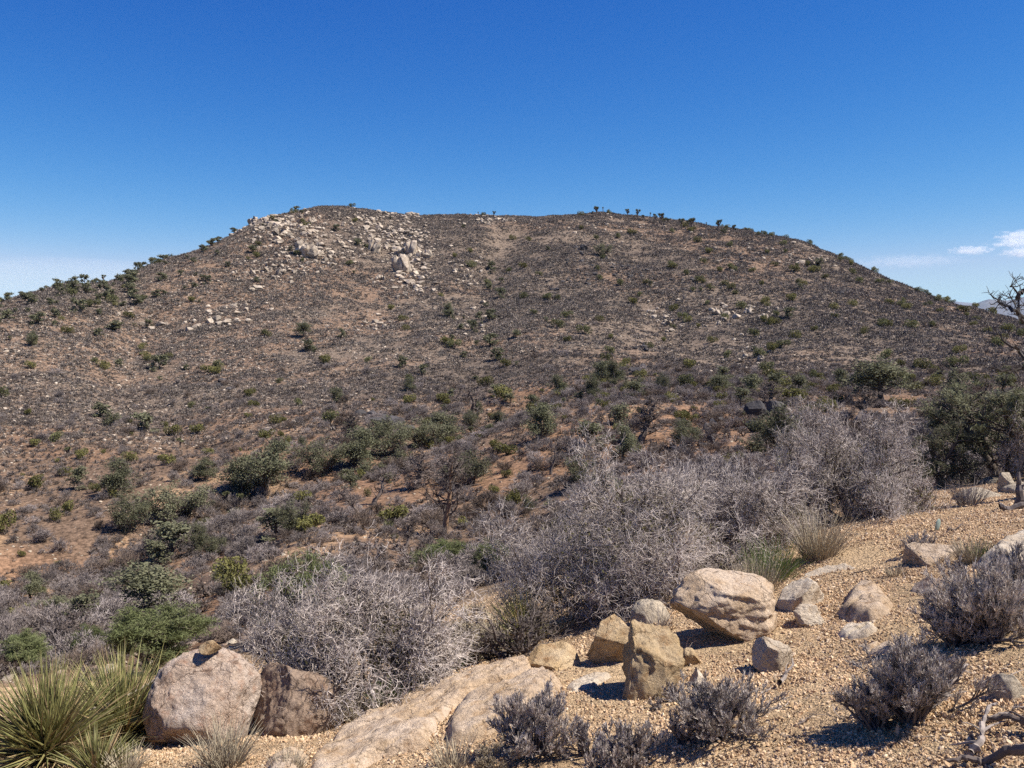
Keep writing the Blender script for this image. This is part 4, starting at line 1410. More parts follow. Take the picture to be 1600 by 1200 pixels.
plant('pinyon_tree', 'dark bushy pinyon behind the yucca at the left edge', 'tree', NEARQ, 25, 1060, 62, 70, 0.95, r=17)
plant('pinyon_tree', 'small pinyon with bare stem above the large yuccas', 'tree', NEARP, 118, 1040, 58, 50, 0.95, r=20)
plant('dead_tree', 'bare grey sapling above the large yuccas', 'tree', DEAD[2], 62, 1035, 60, 60, 0.75, r=22)
plant('dead_tree', 'bare grey bushy sapling beside the small pinyon above the yuccas', 'tree', DEAD[1], 85, 1030, 62, 60, 0.75, r=24)

# --- trees of the middle distance
for (k, lab, px, py, h, w) in [
    (3, 'tall pinyon with dark domed crown on the bench at the right', 1372, 630, 68, 86),
    (2, 'rounded grey green pine behind the grey shrubs, beside the dark rocks', 1216, 720, 88, 76),
    (1, 'dark pinyon on the pale soil rim of the bench, right of the pair', 960, 602, 38, 34),
    (0, 'dark pinyon on the pale soil rim of the bench, left of the pair', 940, 600, 36, 34),
    (0, 'conical young pine standing alone on orange soil', 845, 686, 54, 50),
    (1, 'open pine at the foot of the bare grey tree', 975, 718, 58, 44),
    (2, 'bright bushy pine right of the bare grey tree', 1072, 700, 42, 42),
    (4, 'bushy pine left above the largest grey shrub', 908, 762, 56, 54),
    (2, 'largest pinyon in the dark grove of the ravine', 418, 770, 78, 96),
    (0, 'pinyon at the left end of the ravine grove', 378, 768, 56, 58),
    (4, 'dense pinyon in the ravine grove right of the largest one', 505, 742, 54, 66),
    (1, 'dark pinyon in the ravine grove behind the yellow topped yucca pole', 560, 728, 58, 62),
    (2, 'pinyon in the middle of the ravine grove below the dark ledge', 602, 712, 52, 64),
    (4, 'pinyon in the upper ravine grove under the dark ledge', 655, 700, 44, 64),
    (0, 'pinyon at the upper right end of the ravine grove', 692, 690, 46, 52),
    (4, 'bushy pine between the tall dead trunk and the ravine', 738, 757, 50, 60),
    (1, 'leaning juniper with yellow bushes at its foot on the left slope', 183, 774, 56, 52),
    (2, 'thick dark juniper below the left slope junipers', 204, 832, 58, 52),
    (4, 'wide green juniper clump in the left ravine', 272, 815, 58, 92),
    (3, 'vase shaped juniper on the slope above the pinkish boulder', 240, 958, 76, 104),
    (0, 'small dark juniper on the left slope beyond the wide clump', 320, 750, 34, 38),
    (4, 'grey green juniper below the ravine grove', 458, 838, 58, 52),
    (1, 'small juniper at the left edge of the valley floor', 50, 934, 40, 36),
    (2, 'round juniper pair on the left valley slope', 92, 968, 40, 60),
    (0, 'pointed pine beside the bench tree pair', 925, 625, 36, 26),
    (1, 'little pine on the slope left of the bench rim', 872, 618, 32, 30),
    (4, 'leafy pine on the bench edge above the orange soil', 1035, 612, 28, 26),
    (3, 'thin topped pine on the bench above the dark rocks', 1125, 615, 30, 34),
    (0, 'small pine by the bare tree in the upper gully', 640, 612, 22, 18),
    (4, 'low dark pine in the upper gully below the bare tree', 735, 668, 26, 34),
    (1, 'small dense pine right of the gully rocks', 780, 672, 30, 28),
    (2, 'juniper in the shrubs above the pinyon with the snag', 335, 870, 36, 40),
    (0, 'green pine among purple shrubs in the left valley', 312, 862, 44, 26),
    (4, 'dark round tree alone high on the hill', 943, 401, 20, 24),
    (1, 'small dark cone shaped tree alone on the hillside', 534, 528, 16, 13),
    (3, 'spreading grey green tree on the middle of the hillside', 473, 528, 24, 26),
    (0, 'dark tree in the middle of the long gully', 700, 496, 23, 16),
    (2, 'dark tree on the left hillside above the red soil', 50, 541, 24, 20),
]:
    plant('pinyon_tree', lab, 'tree', PIN[k], px, py, h, w)
plant('dead_tree', 'tall dead trunk lit warm orange, tallest in the valley', 'tree', dead_parts(650, 0.55, 26, 5, 3, 'sunlit_bark', twist=0.10, thick=0.95), 702, 842, 145, 76, 0.55)
for (k, lab, px, py, h, w) in [
    (0, 'bare tree with forked trunks left of the tall dead trunk', 593, 788, 54, 48),
    (1, 'bare grey tree downhill of the forked bare tree', 548, 812, 56, 44),
    (2, 'spreading dead tree with fallen limbs near the ravine', 655, 762, 60, 62),
    (3, 'bare tree in the upper gully', 738, 660, 56, 46),
    (0, 'thin bare trunk left of the largest grey shrub', 865, 740, 58, 26),
    (3, 'second thin bare trunk right of the first', 888, 728, 48, 30),
    (2, 'wide bare grey tree on the bench', 1008, 690, 70, 74),
    (3, 'lone bare trunk on the far right bench', 1472, 602, 34, 16),
    (1, 'bare bushy tree below the tall domed pinyon', 1340, 660, 56, 64),
    (0, 'bare tree right of the lone bare trunk', 1530, 638, 50, 44),
    (2, 'leaning bare tree in the middle left above the ravine grove', 546, 684, 38, 44),
    (0, 'small black bare tree on orange soil near the left shrub', 321, 934, 38, 30),
    (1, 'bare sapling below the tall dead trunk', 636, 862, 60, 38),
    (2, 'grey bare tree at the head of the bench behind the rocks', 1205, 632, 36, 46),
    (1, 'bare brown sapling near the wide green juniper clump', 243, 868, 44, 36),
]:
    plant('dead_tree', lab, 'tree', DEAD[k], px, py, h, w, 0.75)
RANKS2 = 'first second third fourth fifth sixth seventh eighth ninth tenth eleventh twelfth thirteenth fourteenth fifteenth sixteenth seventeenth eighteenth nineteenth twentieth twenty-first last'.split()
for i, (px, py, h) in enumerate([(748, 339, 6), (772, 338, 6), (925, 336, 5), (931, 336, 9), (943, 335, 8), (981, 338, 8), (996, 341, 9), (1005, 342, 5), (1016, 344, 8), (1024, 346, 8),
                                 (1034, 350, 11), (1044, 349, 6), (1047, 349, 6), (1065, 356, 10), (1075, 353, 6), (1082, 357, 11), (1103, 356, 6), (1122, 360, 11), (1136, 358, 5),
                                 (1146, 361, 7), (1190, 368, 6), (161, 428, 8)]):
    p = at(px, py + 2, 120)
    k = mpp(p)
    hh = h * k * 1.8
    lab = 'joshua tree alone on the left skyline slope' if px < 300 else '%s joshua tree from the left along the skyline right of the summit' % (RANKS2[i])
    thing('joshua_tree', lab, 'joshua tree', JOSH[(0, 1, 1, 2)[i % 4]], p - Vector((0, 0, 0.2)), i * 1.3, (hh, hh, hh), 'joshua trees along the ridge')
for (k, lab, px, py, h, w) in [
    (1, 'joshua tree alone on the middle of the hillside', 491, 558, 14, 9),
    (2, 'joshua tree on the left slope above the green bushes', 105, 716, 18, 12),
    (0, 'joshua tree with pale pole trunk in front of the ravine grove', 563, 734, 26, 11),
    (0, 'joshua tree with thin pole at the upper ravine grove', 687, 707, 20, 9),
    (2, 'joshua tree beside the wide green juniper clump', 352, 790, 22, 14),
    (1, 'joshua tree leaning near the left valley shrubs', 376, 800, 30, 12),
    (0, 'short joshua tree on the left hillside with dark trunk', 130, 685, 12, 9),
    (1, 'joshua tree in front of the left ravine junipers', 282, 700, 16, 14),
]:
    plant('joshua_tree', lab, 'joshua tree', JOSH[k], px, py, h, w, 0.6)


def small_yucca(seed):
    rng = rng_of(seed)
    n = 110
    d = unit(rng.normal(size=(n, 3)) * [1, 1, 0.5] + np.array([0, 0, 0.75]))
    P = np.stack([d * 0.05, d * 0.5, d * (rng.uniform(0.75, 1.1, n))[:, None]], 1)
    P[:, 2, 2] -= 0.05
    ac = Acc()
    ribbons(ac, P, np.stack([np.full(n, 0.035), np.full(n, 0.03), np.full(n, 0.006)], 1), 0, rng)
    ac.v = [np.abs(v * [0, 0, 1]) + v * [1, 1, 0] for v in ac.v]
    return ac.mesh('yucca', [M['joshua']])


YUC = [small_yucca(720 + i) for i in range(2)]
for (lab, px, py, h, w) in [
    ('spiky yellow green yucca on bare soil above the left shrub', 607, 826, 18, 20),
    ('flat yellow yucca just below the spiky one', 616, 841, 12, 18),
    ('spiky yucca on the slope beside the vase shaped juniper', 268, 962, 22, 22),
    ('yellow yucca left of the largest grey shrub', 860, 790, 16, 22),
    ('upright yellow yucca near the left of the largest shrub', 813, 748, 16, 12),
    ('yucca by the black bare tree', 345, 928, 18, 18),
    ('yucca clump below the thin pole joshua tree', 480, 818, 16, 24),
    ('yellow yucca on the bench beside the bare tree', 1160, 650, 14, 18),
]:
    plant('yucca', lab, 'yucca', YUC[px % 2], px, py, h, w, 1.7)

# --- green bushes that can be told apart
for i, (lab, px, py, h, w) in enumerate([
    ('bright green bush at the left edge of the valley', 8, 836, 32, 36),
    ('round green bush on the left slope above the bright edge bush', 86, 814, 18, 24),
    ('round green bush right of the first on the left slope', 108, 800, 16, 20),
    ('green bush below the leaning juniper', 170, 778, 16, 22),
    ('green bush left of the leaning juniper', 148, 770, 14, 20),
    ('flat green bush on the open left slope', 102, 743, 12, 24),
    ('two lobed green bush on the left slope', 58, 764, 20, 28),
    ('green bush on the slope above the juniper clump', 258, 728, 16, 28),
    ('green bush uphill of the open left slope', 130, 717, 14, 24),
    ('green bush at the upper left slope', 205, 720, 14, 26),
    ('yellow green bush left of the thin bare trunks', 802, 788, 20, 30),
    ('dense round green bush at the edge of the orange soil', 832, 652, 20, 24),
    ('long green bush on top of the dark rock outcrop', 1232, 628, 22, 56),
    ('green bush right of the dark rock outcrop', 1292, 645, 22, 32),
    ('green bush behind the bench shrubs', 1310, 630, 14, 22),
    ('yellow bush below the dark rock outcrop', 1262, 650, 16, 24),
    ('green bush beside the orange clearing', 1302, 618, 14, 20),
    ('yellow green bush in the right of the bench', 1050, 628, 14, 22),
    ('bright green bush on the bench rim', 1126, 628, 14, 16),
    ('dark green bush on the bench near the bare grey tree', 1066, 656, 14, 22),
    ('dark green bush in the right bench shrubs', 1082, 660, 12, 18),
    ('round green bush below the bare grey tree', 1000, 712, 14, 18),
    ('olive bush on the far right bench', 1570, 602, 22, 36),
    ('yellow green bush on the bench edge behind the juniper', 1425, 600, 14, 24),
    ('green bush low on the middle hillside', 641, 632, 14, 24),
    ('dark green bush at the foot of the hill', 452, 696, 14, 20),
    ('olive bush at the foot of the hill', 438, 682, 8, 12),
    ('rusty green bush in front of the ravine grove', 560, 748, 14, 20),
    ('green bush right of the pale pole joshua tree', 572, 742, 14, 18),
    ('small round green bush near the tall dead trunk', 574, 776, 12, 14),
    ('green bush on the orange slope right of the dead trunk', 772, 772, 12, 16),
    ('green bush on the orange slope, second to the right of the dead trunk', 798, 790, 18, 20),
    ('dark bush by the right pine', 792, 710, 16, 34),
    ('olive bush at the left valley floor', 130, 985, 16, 24),
]):
    plant('green_bush', lab, 'bush', GRN[i % 4], px, py, h * 1.15, w, 1.4)
print('named trees', round(time.time() - T0, 1))


# ----------------------------------------------------------------- random cover
def region_points(n, r0, r1, seed, azm=0.62, power=2.0):
    rng = rng_of(seed)
    r = (r0 ** power + (r1 ** power - r0 ** power) * rng.random(n)) ** (1 / power)
    az = rng.uniform(-azm, azm, n)
    return r * np.sin(az), r * np.cos(az), r, rng


def in_frame(x, y, z, pad=25):
    c, s = math.cos(PITCH), math.sin(PITCH)
    dep = y * c - z * s
    px = 800 + FPX * x / dep
    py = 600 - FPX * (y * s + z * c) / dep
    return (px > -pad) & (px < 1600 + pad), px, py


def facing(x, y):
    """is the ground here seen from the camera (not behind the ridge)?"""
    r = np.hypot(x, y)
    z = ground_z(x, y)
    vis = np.ones(len(x), bool)
    for f in (0.97, 0.93, 0.87, 0.8, 0.7):
        zf = ground_z(x * f, y * f)
        vis &= (z + 0.8) / r >= zf / (r * f) - 0.0005
    return vis, z


def poly_w(px, py, blobs):
    """sum of soft blobs (column, row, radius x, radius y, weight)"""
    w = np.zeros(len(px))
    for (cx, cy, rx, ry, a) in blobs:
        w += a * np.exp(-(((px - cx) / rx) ** 2 + ((py - cy) / ry) ** 2))
    return w


LANDMARKS = [  # things one can find in the photograph (column, row, how to call it)
    (1372, 600, 'the tall domed pinyon on the bench'), (1216, 680, 'the round grey green pine'), (950, 585, 'the pinyon pair on the bench rim'), (845, 660, 'the conical young pine'),
    (975, 690, 'the open pine by the bare grey tree'), (1072, 680, 'the bright bushy pine'), (908, 735, 'the bushy pine by the largest shrub'), (418, 735, 'the largest ravine pinyon'),
    (505, 715, 'the dense ravine pinyon'), (602, 690, 'the middle of the ravine grove'), (692, 668, 'the upper end of the ravine grove'), (736, 730, 'the pine beside the tall dead trunk'),
    (702, 775, 'the tall dead trunk'), (183, 748, 'the leaning juniper on the left slope'), (204, 805, 'the thick dark juniper at the left'), (272, 788, 'the wide green juniper clump'),
    (240, 920, 'the vase shaped juniper'), (320, 735, 'the small dark left slope juniper'), (458, 810, 'the juniper below the ravine grove'), (593, 762, 'the forked bare tree'),
    (548, 785, 'the bare tree below the forked one'), (738, 632, 'the bare tree in the upper gully'), (1008, 655, 'the wide bare grey tree'), (1472, 585, 'the lone bare bench trunk'),
    (1340, 632, 'the bare tree below the domed pinyon'), (321, 915, 'the small black bare tree'), (690, 870, 'the small green pinyon by the shrub gap'), (472, 880, 'the pinyon with the bleached snag'),
    (768, 905, 'the slim dark young pinyon'), (228, 1020, 'the pinyon clump above the pinkish boulder'), (118, 1010, 'the small pinyon above the yuccas'), (50, 915, 'the small juniper at the valley edge'),
    (1190, 640, 'the black basalt blocks'), (105, 706, 'the left slope joshua tree'), (8, 820, 'the bright green bush at the left edge'), (832, 640, 'the dense round green bush'),
    (943, 392, 'the lone round tree on the hill'), (534, 520, 'the cone shaped hillside tree'), (473, 516, 'the spreading hillside tree'), (700, 485, 'the dark tree in the long gully'), (50, 530, 'the left hillside tree'),
    (491, 551, 'the lone hillside joshua tree'), (625, 405, 'the tall cliff block'), (480, 390, 'the left shoulder outcrop'), (400, 345, 'the left skyline boulders'), (510, 318, 'the summit'),
    (1122, 485, 'the whitish right outcrop'), (1195, 494, 'the pale outcrop at the right'), (1260, 408, 'the rocks below the right skyline'), (641, 625, 'the green bush low on the middle hill'),
    (600, 660, 'the dark ravine ledge'), (994, 580, 'the dark ledge above the bench'), (912, 388, 'the high basalt block'), (1450, 460, 'the right skyline slope'), (250, 415, 'the left skyline slope'),
    (930, 335, 'the ridge joshua trees'), (0, 600, 'the left edge of the hillside'), (1590, 545, 'the dead branches at the right edge'), (1300, 540, 'the right foot of the hill'), (380, 590, 'the bare lower left hillside'),
    (850, 520, 'the middle of the hillside'), (200, 560, 'the left hillside gully'), (640, 332, 'the pale skyline outcrop'), (1040, 425, 'the upper right hillside'), (1330, 455, 'the high right hillside'),
    (1130, 950, 'the big tan boulder'), (1018, 1030, 'the steep pointed stone'), (960, 1000, 'the golden cracked stone'), (1350, 945, 'the rounded dome rock'), (1205, 1022, 'the small pale block'),
    (1425, 1060, 'the tall sagebrush'), (1540, 940, 'the broad dark sagebrush'), (1130, 1110, 'the middle dark sagebrush'), (836, 1130, 'the round sagebrush'), (1535, 1150, 'the splintered stump'),
    (1455, 868, 'the short tan slab'), (1570, 860, 'the wide pale slab'), (1465, 830, 'the cactus pad'), (865, 1030, 'the thin tan slab'), (600, 1130, 'the long bedrock slab'), (1250, 940, 'the white wedge stone'),
    (1285, 865, 'the straw grass clump by the path'), (1335, 780, 'the upright path shrub'), (985, 1165, 'the loose bottom sagebrush'), (1525, 780, 'the rock under the juniper')]
SIDES = ['right of', 'above right of', 'above', 'above left of', 'left of', 'below left of', 'below', 'below right of']
RANKS = ['nearest', 'second', 'third', 'fourth', 'fifth', 'sixth', 'seventh', 'eighth', 'ninth', 'tenth']


def describe(label, x, y, z):
    """a label of its own for each of many look-alikes: on which side of which landmark, and how near"""
    inf, px, py = in_frame(x, y, z)
    lx, ly = np.array([l[0] for l in LANDMARKS]), np.array([l[1] for l in LANDMARKS])
    d = np.hypot(px[:, None] - lx, (py[:, None] - ly) * 1.3)
    n_ = d.argmin(1)
    out, seen = [None] * len(x), {}
    for i in np.argsort(d.min(1)):
        k_ = int(n_[i])
        s_ = int(round(math.atan2(ly[k_] - py[i], px[i] - lx[k_]) / (math.pi / 4))) % 8
        c_ = seen.get((k_, s_), 0)
        seen[(k_, s_)] = c_ + 1
        rk = RANKS[c_] if c_ < len(RANKS) else '%dth' % (c_ + 1)
        out[i] = label % rk + ' ' + SIDES[s_] + ' ' + LANDMARKS[k_][2]
    return out


def place_many(name, cat, label, group, meshes, x, y, z, hs, ws, rng, limit=300, sink=0.03, lm=None):
    """the `limit` that show largest as objects; returns the mask of the rest"""
    app = hs / np.hypot(x, y)
    order = np.argsort(-app)
    head = order[:limit]
    labs = describe(label, x[head], y[head], z[head])
    for i, label in zip(head, labs):
        o = obj(name, meshes[int(rng.integers(len(meshes)))], None, (x[i], y[i], z[i] - sink * hs[i]), (0, 0, rng.random() * 6.28), (ws[i], ws[i], hs[i]))
        tag(o, label, cat, group)
    rest = np.ones(len(x), bool)
    rest[head] = False
    return rest


# --- hillside trees and green bushes
PINF = [join_parts('pinyon_tree', pinyon_parts(730 + i, 0.95, 520, 0.12, 0.1, 12, clump=0.06)) for i in range(4)]
TREE_BLOBS = [(60, 500, 110, 35, 1.5), (160, 460, 90, 30, 1.6), (250, 425, 80, 22, 1.4), (340, 395, 55, 20, .8), (420, 345, 45, 14, 0.9), (740, 470, 40, 50, .35), (760, 560, 50, 60, .45), (720, 640, 60, 25, .5),
              (220, 620, 60, 55, .7), (300, 680, 60, 25, .8), (560, 400, 60, 40, .25), (800, 420, 50, 40, .35), (690, 560, 60, 40, .25), (620, 650, 60, 20, .5)]
x, y, r, rng = region_points(9000, 112, 345, 801)
vis, z = facing(x, y)
inf, px, py = in_frame(x, y, z)
wgt = poly_w(px, py, TREE_BLOBS)
k = vis & inf & (rng.random(len(x)) < wgt * 0.20 + 0.004)
x, y, z, px = x[k], y[k], z[k], px[k]
hs = 0.7 + 1.9 * rng.random(len(x)) ** 1.7
print('hill trees', len(x))
place_many('pinyon_tree', 'tree', '%s small dark pinyon', 'pinyons dotted on the hillside', PINF, x, y, z, hs, hs * rng.uniform(0.8, 1.3, len(x)), rng, 290)

x, y, r, rng = region_points(2600, 100, 350, 802)
vis, z = facing(x, y)
inf, px, py = in_frame(x, y, z)
wgt = 0.10 + 0.17 * sstep(780, 1000, px) + 0.05 * sstep(400, 150, px)
k = vis & inf & (rng.random(len(x)) < wgt)
x, y, z = x[k], y[k], z[k]
hs = rng.uniform(0.9, 1.9, len(x))
print('hill bushes', len(x))
place_many('green_bush', 'bush', '%s small green bush', 'green bushes dotted on the hillside', DRK[:2] + GRN[:2], x, y, z, hs, hs * rng.uniform(0.8, 1.25, len(x)), rng, 250)

# --- valley: small junipers and yellow green bushes between the named ones
PINM = [join_parts('juniper_tree', pinyon_parts(735 + i, 0.95, 1700, 0.062, 0.05, 18, clump=0.05, split=1 + i % 3, gap=0.25)) for i in range(4)]
VAL_BLOBS = [(200, 820, 150, 40, 1.0), (430, 750, 120, 35, 1.0), (620, 690, 120, 30, 1.0), (780, 630, 100, 25, .8), (900, 680, 120, 50, .6), (1100, 640, 200, 30, .6), (1450, 610, 150, 20, .8), (120, 1000, 140, 50, .9), (330, 860, 120, 40, .6), (560, 800, 140, 40, .4), (60, 760, 120, 50, .4)]
x, y, r, rng = region_points(1500, 22, 125, 805, power=1.7)
vis, z = facing(x, y)
inf, px, py = in_frame(x, y, z)
k = vis & inf & (rng.random(len(x)) < poly_w(px, py, VAL_BLOBS) * 0.13 + 0.02)
x, y, z = x[k], y[k], z[k]
hs = 0.7 + 1.7 * rng.random(len(x)) ** 1.8
print('valley junipers', len(x))
place_many('juniper_tree', 'tree', '%s small juniper', 'small junipers of the valley', PINM, x, y, z, hs, hs * rng.uniform(0.8, 1.25, len(x)), rng, 200)
x, y, r, rng = region_points(1500, 22, 125, 806, power=1.7)
vis, z = facing(x, y)
inf, px, py = in_frame(x, y, z)
k = vis & inf & (rng.random(len(x)) < poly_w(px, py, VAL_BLOBS) * 0.05 + 0.07)
x, y, z = x[k], y[k], z[k]
hs = 0.4 + 0.7 * rng.random(len(x)) ** 1.5
print('valley bushes', len(x))
place_many('olive_bush', 'bush', '%s yellow green bush', 'yellow green bushes of the valley', GRN, x, y, z, hs, hs * rng.uniform(0.8, 1.25, len(x)), rng, 200)

# --- middle distance: grey shrubs, then low sage
BARE = [(960, 600, 60, 10, .9), (860, 660, 60, 18, .7), (1400, 622, 50, 10, 1), (1400, 648, 40, 6, .8), (560, 770, 60, 20, .7), (800, 740, 40, 40, .6), (300, 920, 60, 40, .7), (60, 870, 80, 20, .7), (740, 880, 40, 30, .8),
        (780, 800, 50, 40, .6), (640, 850, 40, 15, .5), (1010, 650, 60, 15, .4), (60, 940, 60, 20, .6)]
x, y, r, rng = region_points(8200, 17, 155, 811, power=1.6)
vis, z = facing(x, y)
inf, px, py = in_frame(x, y, z, 60)
den = 0.36 + 1.5 * fbm2(x / 10, y / 10, 4, 88) - poly_w(px, py, BARE) + poly_w(px, py, [(330, 830, 140, 50, .8), (900, 640, 250, 30, .35), (1250, 600, 300, 20, .4), (150, 880, 120, 40, .6), (1000, 600, 60, 25, .2), (450, 800, 90, 30, .5), (80, 1000, 120, 40, .6)])
k = vis & inf & (rng.random(len(x)) < (den * 0.7 + 0.08) * (1 - 0.75 * sstep(105, 150, r)))
x, y, z, r = x[k], y[k], z[k], r[k]
hs = (0.28 + 0.75 * rng.random(len(x)) ** 1.6) * (1 - 0.2 * (r < 30))
ws = hs * rng.uniform(0.8, 1.3, len(x))
print('grey shrubs', len(x))
rest = place_many('grey_shrub', 'shrub', '%s bare grey shrub', 'bare grey shrubs scattered over the valley', GRY, x, y, z, hs, ws, rng, 300)
n = int(rest.sum())
scatter('grey_shrubbery', 'mass of far bare grey shrubs covering the valley and bench', 'shrubs', GRY, np.stack([x, y, z], 1)[rest], np.stack([0 * x, 0 * x, rng.random(len(x)) * 6.28], 1)[rest],
        np.stack([ws, ws, hs], 1)[rest], rng.integers(0, 5, n))

SCR = [twig_mound(740 + i, 'scrub', 9, (4, 3), 0.03) for i in range(3)] + [twig_mound(745, 'far_twig', 9, (4, 3), 0.03)]
x, y, r, rng = region_points(56000, 14, 150, 821, power=1.6)
vis, z = facing(x, y)
inf, px, py = in_frame(x, y, z, 60)
den = 0.55 + 1.2 * fbm2(x / 5, y / 5, 4, 89) - 0.75 * poly_w(px, py, BARE)
k = vis & inf & (rng.random(len(x)) < den)
x, y, z, r = x[k], y[k], z[k], r[k]
hs = 0.10 + 0.30 * rng.random(len(x)) ** 1.5
ws = hs * rng.uniform(0.9, 1.6, len(x))
print('low sage', len(x))
rest = place_many('low_sagebrush', 'shrub', '%s low sagebrush mound', 'low sagebrush mounds of the valley', GRY, x, y, z, hs, ws, rng, 300)
n = int(rest.sum())
scatter('low_scrub', 'low grey scrub carpeting the valley floor and slopes', 'scrub', SCR, np.stack([x, y, z], 1)[rest], np.stack([0 * x, 0 * x, rng.random(len(x)) * 6.28], 1)[rest],
        np.stack([ws, ws, hs], 1)[rest], rng.integers(0, 4, n))

# --- hillside: low scrub carpet, in small patches laid on the slope
def slope_rot(x, y, rng, e=1.2):
    gx = (ground_z(x + e, y) - ground_z(x - e, y)) / (2 * e)
    gy = (ground_z(x, y + e) - ground_z(x, y - e)) / (2 * e)
    n_ = unit(np.stack([-gx, -gy, np.ones(len(x))], 1))
    a_ = rng.random(len(x)) * 2 * math.pi
    h_ = np.stack([np.cos(a_), np.sin(a_), np.zeros(len(x))], 1)
    yv = unit(np.cross(n_, h_))
    xv = np.cross(yv, n_)
    return np.stack([np.arctan2(yv[:, 2], n_[:, 2]), -np.arcsin(np.clip(xv[:, 2], -1, 1)), np.arctan2(xv[:, 1], xv[:, 0])], 1)


def scrub_patch(seed, rad=2.1, k_=13, stones=12):
    rng = rng_of(seed)
    ac = Acc()
    for t_ in range(k_):
        n_ = 26
        s_ = rng.uniform(0.15, 0.40) * (1.7 if rng.random() < 0.12 else 1)
        c_ = rng.uniform(-rad, rad, 2)
        a_ = rng.random(n_) * 2 * math.pi
        q_ = np.sqrt(rng.random(n_))
        S = np.stack([np.cos(a_) * q_ * 0.75, np.sin(a_) * q_ * 0.75, 0.3 * rng.random(n_) * (1 - q_)], 1) * s_ + np.array([c_[0], c_[1], -0.03])
        d_ = unit(np.stack([np.cos(a_) * q_, np.sin(a_) * q_, np.full(n_, 0.7)], 1) + rng.normal(size=(n_, 3)) * 0.45)
        P = np.stack([S, S + d_ * (s_ * rng.uniform(0.35, 0.8, n_) * (1.2 - 0.5 * q_))[:, None]], 1)
        ribbons(ac, P, np.stack([np.full(n_, 0.10 * s_), np.full(n_, 0.06 * s_)], 1), int(rng.integers(3)), rng)
    v, f = ico(1)
    for t_ in range(stones):
        s_ = 0.04 + 0.14 * rng.random() ** 3
        c_ = rng.uniform(-rad, rad, 2)
        ac.add(v * (1 + 0.3 * rng.normal(size=v.shape)) * np.array([s_, s_, s_ * .6]) + np.array([c_[0], c_[1], 0]), f, 3 + int(rng.random() < 0.25))
    return ac.mesh('scrub_patch', [M['scrub'], M['scrub_dark'], M['scrub_pale'], M['hill_rock'], M['dark_rock']])


M['scrub_dark'] = plant_mat('dark_scrub_twig', (0.125, 0.105, 0.088), (0.085, 0.073, 0.063), 3, vary=0.3)
M['scrub_pale'] = plant_mat('pale_scrub_twig', (0.29, 0.24, 0.20), (0.19, 0.16, 0.135), 3, vary=0.3)
HSC = [scrub_patch(750 + i) for i in range(7)]
x, y, r, rng = region_points(40000, 78, 352, 831, power=1.75)
vis, z = facing(x, y)
inf, px, py = in_frame(x, y, z, 60)
den = (0.86 + 0.85 * fbm2(x / 18, y / 18, 4, 90)) * sstep(80, 150, r + 14 * fbm2(x / 9, y / 9, 3, 97))
k = vis & inf & (rng.random(len(x)) < den)
x, y, z = x[k], y[k], z[k]
n = len(x)
hs = rng.uniform(0.75, 1.15, n) * (0.72 + 0.28 * sstep(110, 220, np.hypot(x, y)))
print('hill scrub', n)
scatter('hillside_scrub', 'fine grey scrub and stones carpeting the whole far hillside', 'scrub', HSC, np.stack([x, y, z], 1), slope_rot(x, y, rng), np.stack([hs, hs, hs], 1), rng.integers(0, 7, n))

# --- hillside rocks
HROCK = [rock_mesh(760 + i, M['hill_rock'], 3, 16, depth=(0.3, 0.7), rough=0.2) for i in range(6)]
DROCK = [rock_mesh(770 + i, M['dark_rock'], 3, 10, rough=0.2) for i in range(5)]
SROCK = [rock_mesh(780 + i, M['hill_rock'], 1, 5) for i in range(4)]
ROCK_BLOBS = [(440, 360, 60, 25, 1.0), (500, 395, 50, 22, .8), (420, 420, 50, 18, .8), (640, 395, 36, 36, 1.3), (580, 370, 30, 25, .6), (560, 345, 60, 12, .5), (640, 330, 30, 6, .8), (765, 345, 35, 8, .6),
              (650, 450, 28, 25, .6), (340, 500, 45, 18, .6), (380, 470, 40, 20, .4), (1030, 480, 18, 15, .5), (1060, 510, 30, 15, .4), (1130, 490, 22, 16, .55), (1190, 490, 22, 12, .45), (1180, 550, 25, 20, .3),
              (1260, 408, 35, 8, .7), (730, 430, 25, 20, .6), (740, 500, 20, 25, .4), (590, 505, 25, 8, .5), (240, 500, 60, 25, .3), (960, 360, 90, 15, .18), (1150, 400, 60, 20, .2)]
x, y, r, rng = region_points(66000, 105, 350, 841)
vis, z = facing(x, y)
inf, px, py = in_frame(x, y, z)
wgt = poly_w(px, py, ROCK_BLOBS)
k = vis & inf & (rng.random(len(x)) < wgt * 0.62)
bx, by, bz, w_ = x[k], y[k], z[k], wgt[k]
hs = (0.35 + 1.05 * rng.random(len(bx)) ** 2.6) * (0.7 + 0.7 * np.minimum(w_, 1))
ws = hs * rng.uniform(0.9, 1.7, len(bx))
print('hill rocks', len(bx))
rest = place_many('boulder', 'boulder', '%s pale boulder', 'pale boulders of the hill outcrops', HROCK, bx, by, bz, hs, ws, rng, 270, -0.18)
n = int(rest.sum())
scatter('rock_rubble', 'pale broken rock rubble below the hill outcrops', 'rubble', SROCK, np.stack([bx, by, bz + 0.1 * hs], 1)[rest], (rng.random((len(bx), 3)) * [0.5, 0.5, 6.28])[rest], np.stack([ws, ws, hs], 1)[rest], rng.integers(0, 4, n))
x, y, r, rng = region_points(60000, 104, 350, 845, power=1.8)
vis, z = facing(x, y)
inf, px, py = in_frame(x, y, z)
k = vis & inf & (rng.random(len(x)) < 0.12 + 0.5 * fbm2(x / 20, y / 20, 4, 91) + 0.3 * sstep(760, 500, px))
x, y, z = x[k], y[k], z[k]
n = len(x)
hs = 0.10 + 0.28 * rng.random(n) ** 2.5
